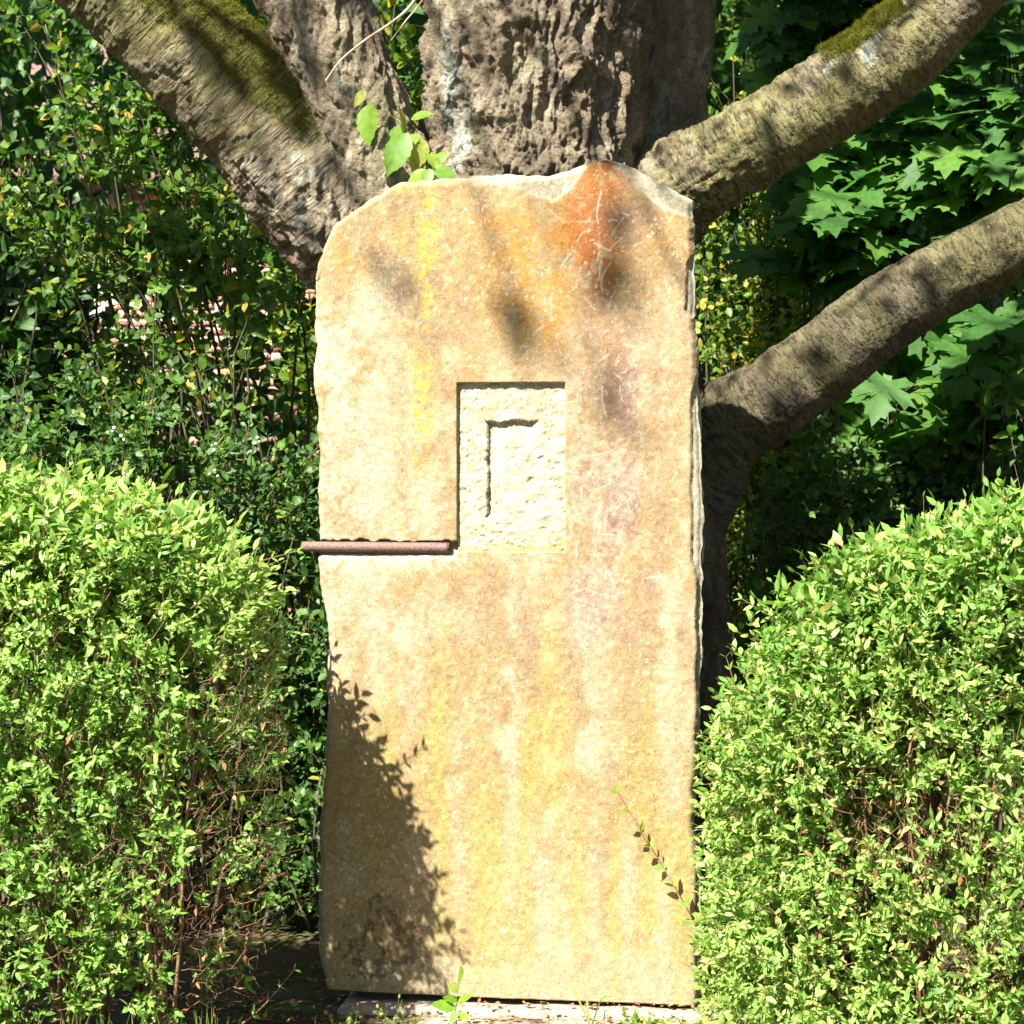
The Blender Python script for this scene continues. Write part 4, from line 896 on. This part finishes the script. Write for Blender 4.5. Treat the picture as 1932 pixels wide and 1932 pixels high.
sprig(sh, [(812, 352, .26), (800, 300, .25), (770, 250, .23), (735, 215, .22), (690, 172, .22)], .003, .0012,
      [(697, 195, 688, 268, .20, (-.3, -.8, .3)), (690, 170, 668, 198, .22, (.3, -.5, .6)), (752, 200, 770, 245, .24, (.8, -.5, .2)), (775, 225, 812, 208, .23, (0, -.7, .6)), (770, 250, 728, 322, .19, (-.3, -.8, .4)), (755, 238, 730, 285, .22, (-.5, -.7, .2)),
       (790, 252, 765, 275, .22, (-.2, -.8, .5)), (800, 262, 778, 320, .20, (-.2, -.8, .4)), (805, 285, 828, 315, .20, (.2, -.8, .5)), (815, 315, 860, 335, .18, (.1, -.7, .7)), (805, 320, 765, 345, .17, (-.2, -.6, .8)), (812, 318, 800, 350, .15, (0, -.9, .3)), (818, 310, 845, 285, .2, (0, -.8, .4)), (800, 330, 835, 350, .16, (0, -.6, .8)), (780, 290, 800, 318, .23, (.3, -.8, .2))],
      SHOOT_T, M_SHOOT, M_GRASS, rl)

# sprigs growing out of the clipped shrubs
rp_ = np.random.default_rng(18)
def spray_of(root, rows, npair, ls, mat=M_HEDGE, r=(.0022, .0010)):
    p = np.array([at(*q) for q in rows]); 
    Q = catmull(np.c_[p, np.linspace(r[0], r[1], len(p))], .01); V, F, _ = tube(np.c_[p, np.linspace(r[0], r[1], len(p))], .012, 6); mk("sprig_stem", V, F, M_TWIG, root)
    me = mesh_np("leaf", LANCE_T[0], LANCE_T[1], mat); rlx = wloc(root); T = unit(np.gradient(Q[:, :3], axis=0))
    for k in range(npair):
        i_ = int((len(Q) - 1) * (.15 + .85 * k / (npair - 1))); d0 = T[i_]; sd = unit(np.cross(d0, [0, -1, .3])) if k % 2 == 0 else unit(np.cross(d0, [.3, -.7, .7]))
        for sg in (1, -1):
            d = unit(d0 * .7 + sd * sg * .7 + rp_.normal(size=3) * .15); S = ls * rp_.uniform(.65, 1.1) * (1 - .4 * k / npair); nn = LIGHT + rp_.normal(size=3) * .35; nn = unit(nn - d * d.dot(nn)); s = np.cross(nn, d)
            m = np.eye(4); m[:3, 0] = d * S; m[:3, 1] = s * S; m[:3, 2] = nn * S; m[:3, 3] = Q[i_, :3] - rlx
            o = bpy.data.objects.new("leaf", me); C.objects.link(o); o.parent = root; o.matrix_local = Matrix(m.tolist())
spray_of(HR, [(1345, 1830, -.35), (1300, 1730, -.24), (1265, 1660, -.19), (1225, 1590, -.17), (1165, 1495, -.20)], 9, .046, M_SHOOT, (.0018, .0009))
spray_of(HL, [(430, 1830, -.45), (480, 1780, -.42), (540, 1740, -.40), (598, 1680, -.38)], 8, .036)
spray_of(HL, [(430, 1950, -.55), (490, 1905, -.52), (555, 1830, -.48)], 5, .03, M_HEDGE, (.003, .0012))
spray_of(HL, [(360, 1860, -.60), (400, 1790, -.60), (445, 1740, -.58)], 6, .032)
spray_of(HL, [(400, 1640, -.55), (450, 1600, -.54), (520, 1560, -.50)], 9, .036)
spray_of(HL, [(400, 1660, -.60), (440, 1610, -.60), (490, 1580, -.57)], 7, .036)
spray_of(HR, [(1500, 1190, -.45), (1450, 1160, -.44), (1400, 1130, -.44)], 6, .036)
spray_of(HR, [(1450, 1330, -.5), (1400, 1320, -.48), (1370, 1240, -.48)], 6, .036)
spray_of(HL, [(430, 1090, -.5), (490, 1060, -.48), (560, 1040, -.46)], 6, .034)

# ------------------------------------------------------------------ small things on the ground
def gz(p): return float(ground_h(np.array([p[0]]), np.array([p[1]]))[0])
def gpt(px, Y): 
    p = at(px, 1900, Y); p[2] = gz(p); return p
sd = thing("seedling", gpt(862, -.27), "bright green seedling with broad leaves in front of the slab's foot", "seedling")
b0 = gpt(862, -.27); k0 = 920 - (b0[2] - CAMZ) * FPX / (b0[1] - CAMY)
sprig(sd, [(862, k0 + 2, -.27), (860, k0 - 40, -.27), (866, k0 - 90, -.27)], .002, .001,
      [(866, k0 - 88, 872, k0 - 118, -.27, (.7, -.6, .2)), (862, k0 - 55, 838, k0 - 62, -.29, (0, -.7, .7)), (862, k0 - 50, 888, k0 - 66, -.29, (.1, -.7, .7)), (861, k0 - 40, 815, k0 - 50, -.30, (-.1, -.6, .8)), (862, k0 - 30, 885, k0 - 22, -.3, (.1, -.6, .8)), (861, k0 - 34, 850, k0 - 12, -.32, (-.1, -.8, .6)), (864, k0 - 70, 845, k0 - 86, -.27, (-.2, -.7, .6))],
      outline_tpl([(0, 0)] + [(x, w) for x, w in zip(_t[1:-1], _w[1:-1])] + [(1.05, 0)], .5, .1, .15), M_SHOOT, M_GRASS, rl)
def blade(name, rows, parent, w):
    p = np.array([at(*q) for q in rows]); Q = catmull(p, .01); m = len(Q); s = unit(np.cross(np.gradient(Q, axis=0), [0, 1, .2])) * (w * (1 - np.linspace(0, 1, m) ** 2) + .0004)[:, None]
    n_ = unit(np.cross(s, np.gradient(Q, axis=0))) * w * .35
    V = np.vstack([Q - s, Q + n_, Q + s]); i_ = np.arange(m - 1); F = np.vstack([np.stack([i_, i_ + m, i_ + m + 1, i_ + 1], 1), np.stack([i_ + m, i_ + 2 * m, i_ + 2 * m + 1, i_ + m + 1], 1)])
    return mk(name, V, F, M_GRASS, parent, lr=np.full(len(V), rl.random()))
b1 = gpt(1115, -.24); y1 = 920 - (b1[2] - CAMZ) * FPX / (b1[1] - CAMY)
gt = thing("grass_tuft", b1, "thin bent grass stalks standing against the slab's foot", "grass")
blade("blade", [(1115, y1, -.24), (1085, 1872, -.24), (1072, 1858, -.23), (1090, 1835, -.22), (1112, 1808, -.21)], gt, .0022)
blade("blade", [(1112, y1, -.24), (1105, 1865, -.23), (1098, 1822, -.22)], gt, .0026)
blade("blade", [(1116, y1, -.24), (1135, 1885, -.26), (1160, 1880, -.27)], gt, .002)
rg = np.random.default_rng(3)
for k, (px, Y, n_, h) in enumerate([(215, -.93, 26, 150), (300, -.95, 24, 160), (385, -.90, 22, 150), (450, -.82, 12, 120), (120, -.94, 22, 150)]):
    b = gpt(px, Y); t = thing("grass_tuft", b, "short green grass tuft at the foot of the shrub with bare twigs", "grass", "grass tufts at the shrub's foot"); yb = 920 - (b[2] - CAMZ) * FPX / (b[1] - CAMY)
    for _ in range(n_):
        x = px + rg.normal() * 22; dx = rg.normal() * 22; hh = h * rg.uniform(.5, 1.2)
        blade("blade", [(x, yb + 4, Y), (x + dx * .4, yb - hh * .6, Y), (x + dx, yb - hh, Y - .01)], t, .0018)
# small weeds, clover-like, along the plinth
for k, (px, Y, lab) in enumerate([(760, -.26, "spindly pale weed with tiny seed heads at the slab's shaded foot"), (735, -.29, "drooping thin weed beside the pale weed at the slab's shaded foot"), (1330, -.30, "low leafy weed at the plinth end near the clipped shrub"), (1390, -.33, "low leafy weed under the clipped shrub's edge by the plinth"), (1240, -.31, "tiny green weed among litter in front of the plinth"), (1185, -.30, "tiny sprouting weed in front of the plinth near grass stalks"), (640, -.30, "small dark weed on the soil beside the slab's shaded foot")]):
    b = gpt(px, Y); t = thing("weed", b, lab, "weed"); n = 9 if k > 1 else 7
    P0 = np.tile(b, (n, 1)) + rg.normal(size=(n, 3)) * [.03, .02, 0]; P0[:, 2] = [gz(p) for p in P0]
    O, LD, LN, LS, line = shoots(P0, rg.normal(size=(n, 3)) * .35 + [0, 0, 1], rg.uniform(.02, .05, n) * (1.6 if k < 2 else 1), 3, np.full(n, .012 if k < 2 else .02), rg)
    V, F = poly_segs(line, .0009, .0006); mk("stem", V, F, M_GRASS, t, lr=np.zeros(len(V)))
    leaf_group(t, OVAL_T, O, LD, LN, LS, M_YELL if k else M_GRASS, 0, rg)
# fallen leaves one can pick out, and fine litter
spots = [(1275, -.30, .045), (1215, -.36, .035), (700, -.36, .04), (660, -.38, .05), (900, -.36, .04), (960, -.33, .03), (590, -.33, .04), (540, -.36, .05), (760, -.38, .05), (870, -.38, .045), (1040, -.35, .035), (1100, -.37, .04), (1160, -.36, .03), (1310, -.36, .04)]
me = mesh_np("fallen_leaf", *outline_tpl([(0, 0)] + [(x, w) for x, w in zip(_t[1:-1], _w[1:-1])] + [(1.05, 0)], .5, -.25, .35), M_DRY)
for (px, Y, s) in spots:
    b = gpt(px, Y); o = bpy.data.objects.new("fallen_leaf", me); C.objects.link(o); o.location = b + [0, 0, .006]; o.scale = (s, s, s); o.rotation_euler = (rg.normal() * .3, rg.normal() * .3, rg.uniform(0, 6.28))
    tag(o, "withered brown fallen leaf lying on the soil in front of the plinth", "leaf", "fallen leaves by the plinth")
n = 2600; P = np.stack([rg.uniform(-.75, .75, n), rg.uniform(-.55, .5, n), np.zeros(n)], 1)
inpl = (np.abs(P[:, 0]) < .66) & (P[:, 1] > -.22) & (P[:, 1] < .22); fr_ = inpl & (P[:, 1] < -.09); P = P[~inpl | fr_]; fr_ = fr_[~inpl | fr_]; n = len(P); P[:, 2] = np.where(fr_, np.where(P[:, 1] > -.15, -.002, -.02), ground_h(P[:, 0], P[:, 1]) + .003)
V, F = place_leaves(OVAL_T, P, rnd(n, rg) * [1, 1, .2], rnd(n, rg) * .35 + [0, 0, 1], rg.uniform(.006, .022, n))
o = mk("leaf_litter", V, F, M_DRY, lr=np.repeat(rg.random(n), 8)); tag(o, "fine brown leaf litter scattered on the soil round the slab", "litter", kind="stuff")
n = 900; P = np.stack([rg.uniform(-.85, -.40, n), rg.uniform(-.5, .6, n), np.zeros(n)], 1); P[:, 2] = ground_h(P[:, 0], P[:, 1]) + .004; P = P[fbm(P * 8, 2) > .05]; n = len(P)
V, F = place_leaves(ROUND_T, P, rnd(n, rg) * [1, 1, .3], rnd(n, rg) * .4 + [0, 0, 1], rg.uniform(.008, .018, n))
o = mk("ground_cover", V, F, M_SNOW, lr=np.repeat(rg.random(n), 8)); tag(o, "tiny green creeping plants on the soil beside the slab", "ground cover", kind="stuff")
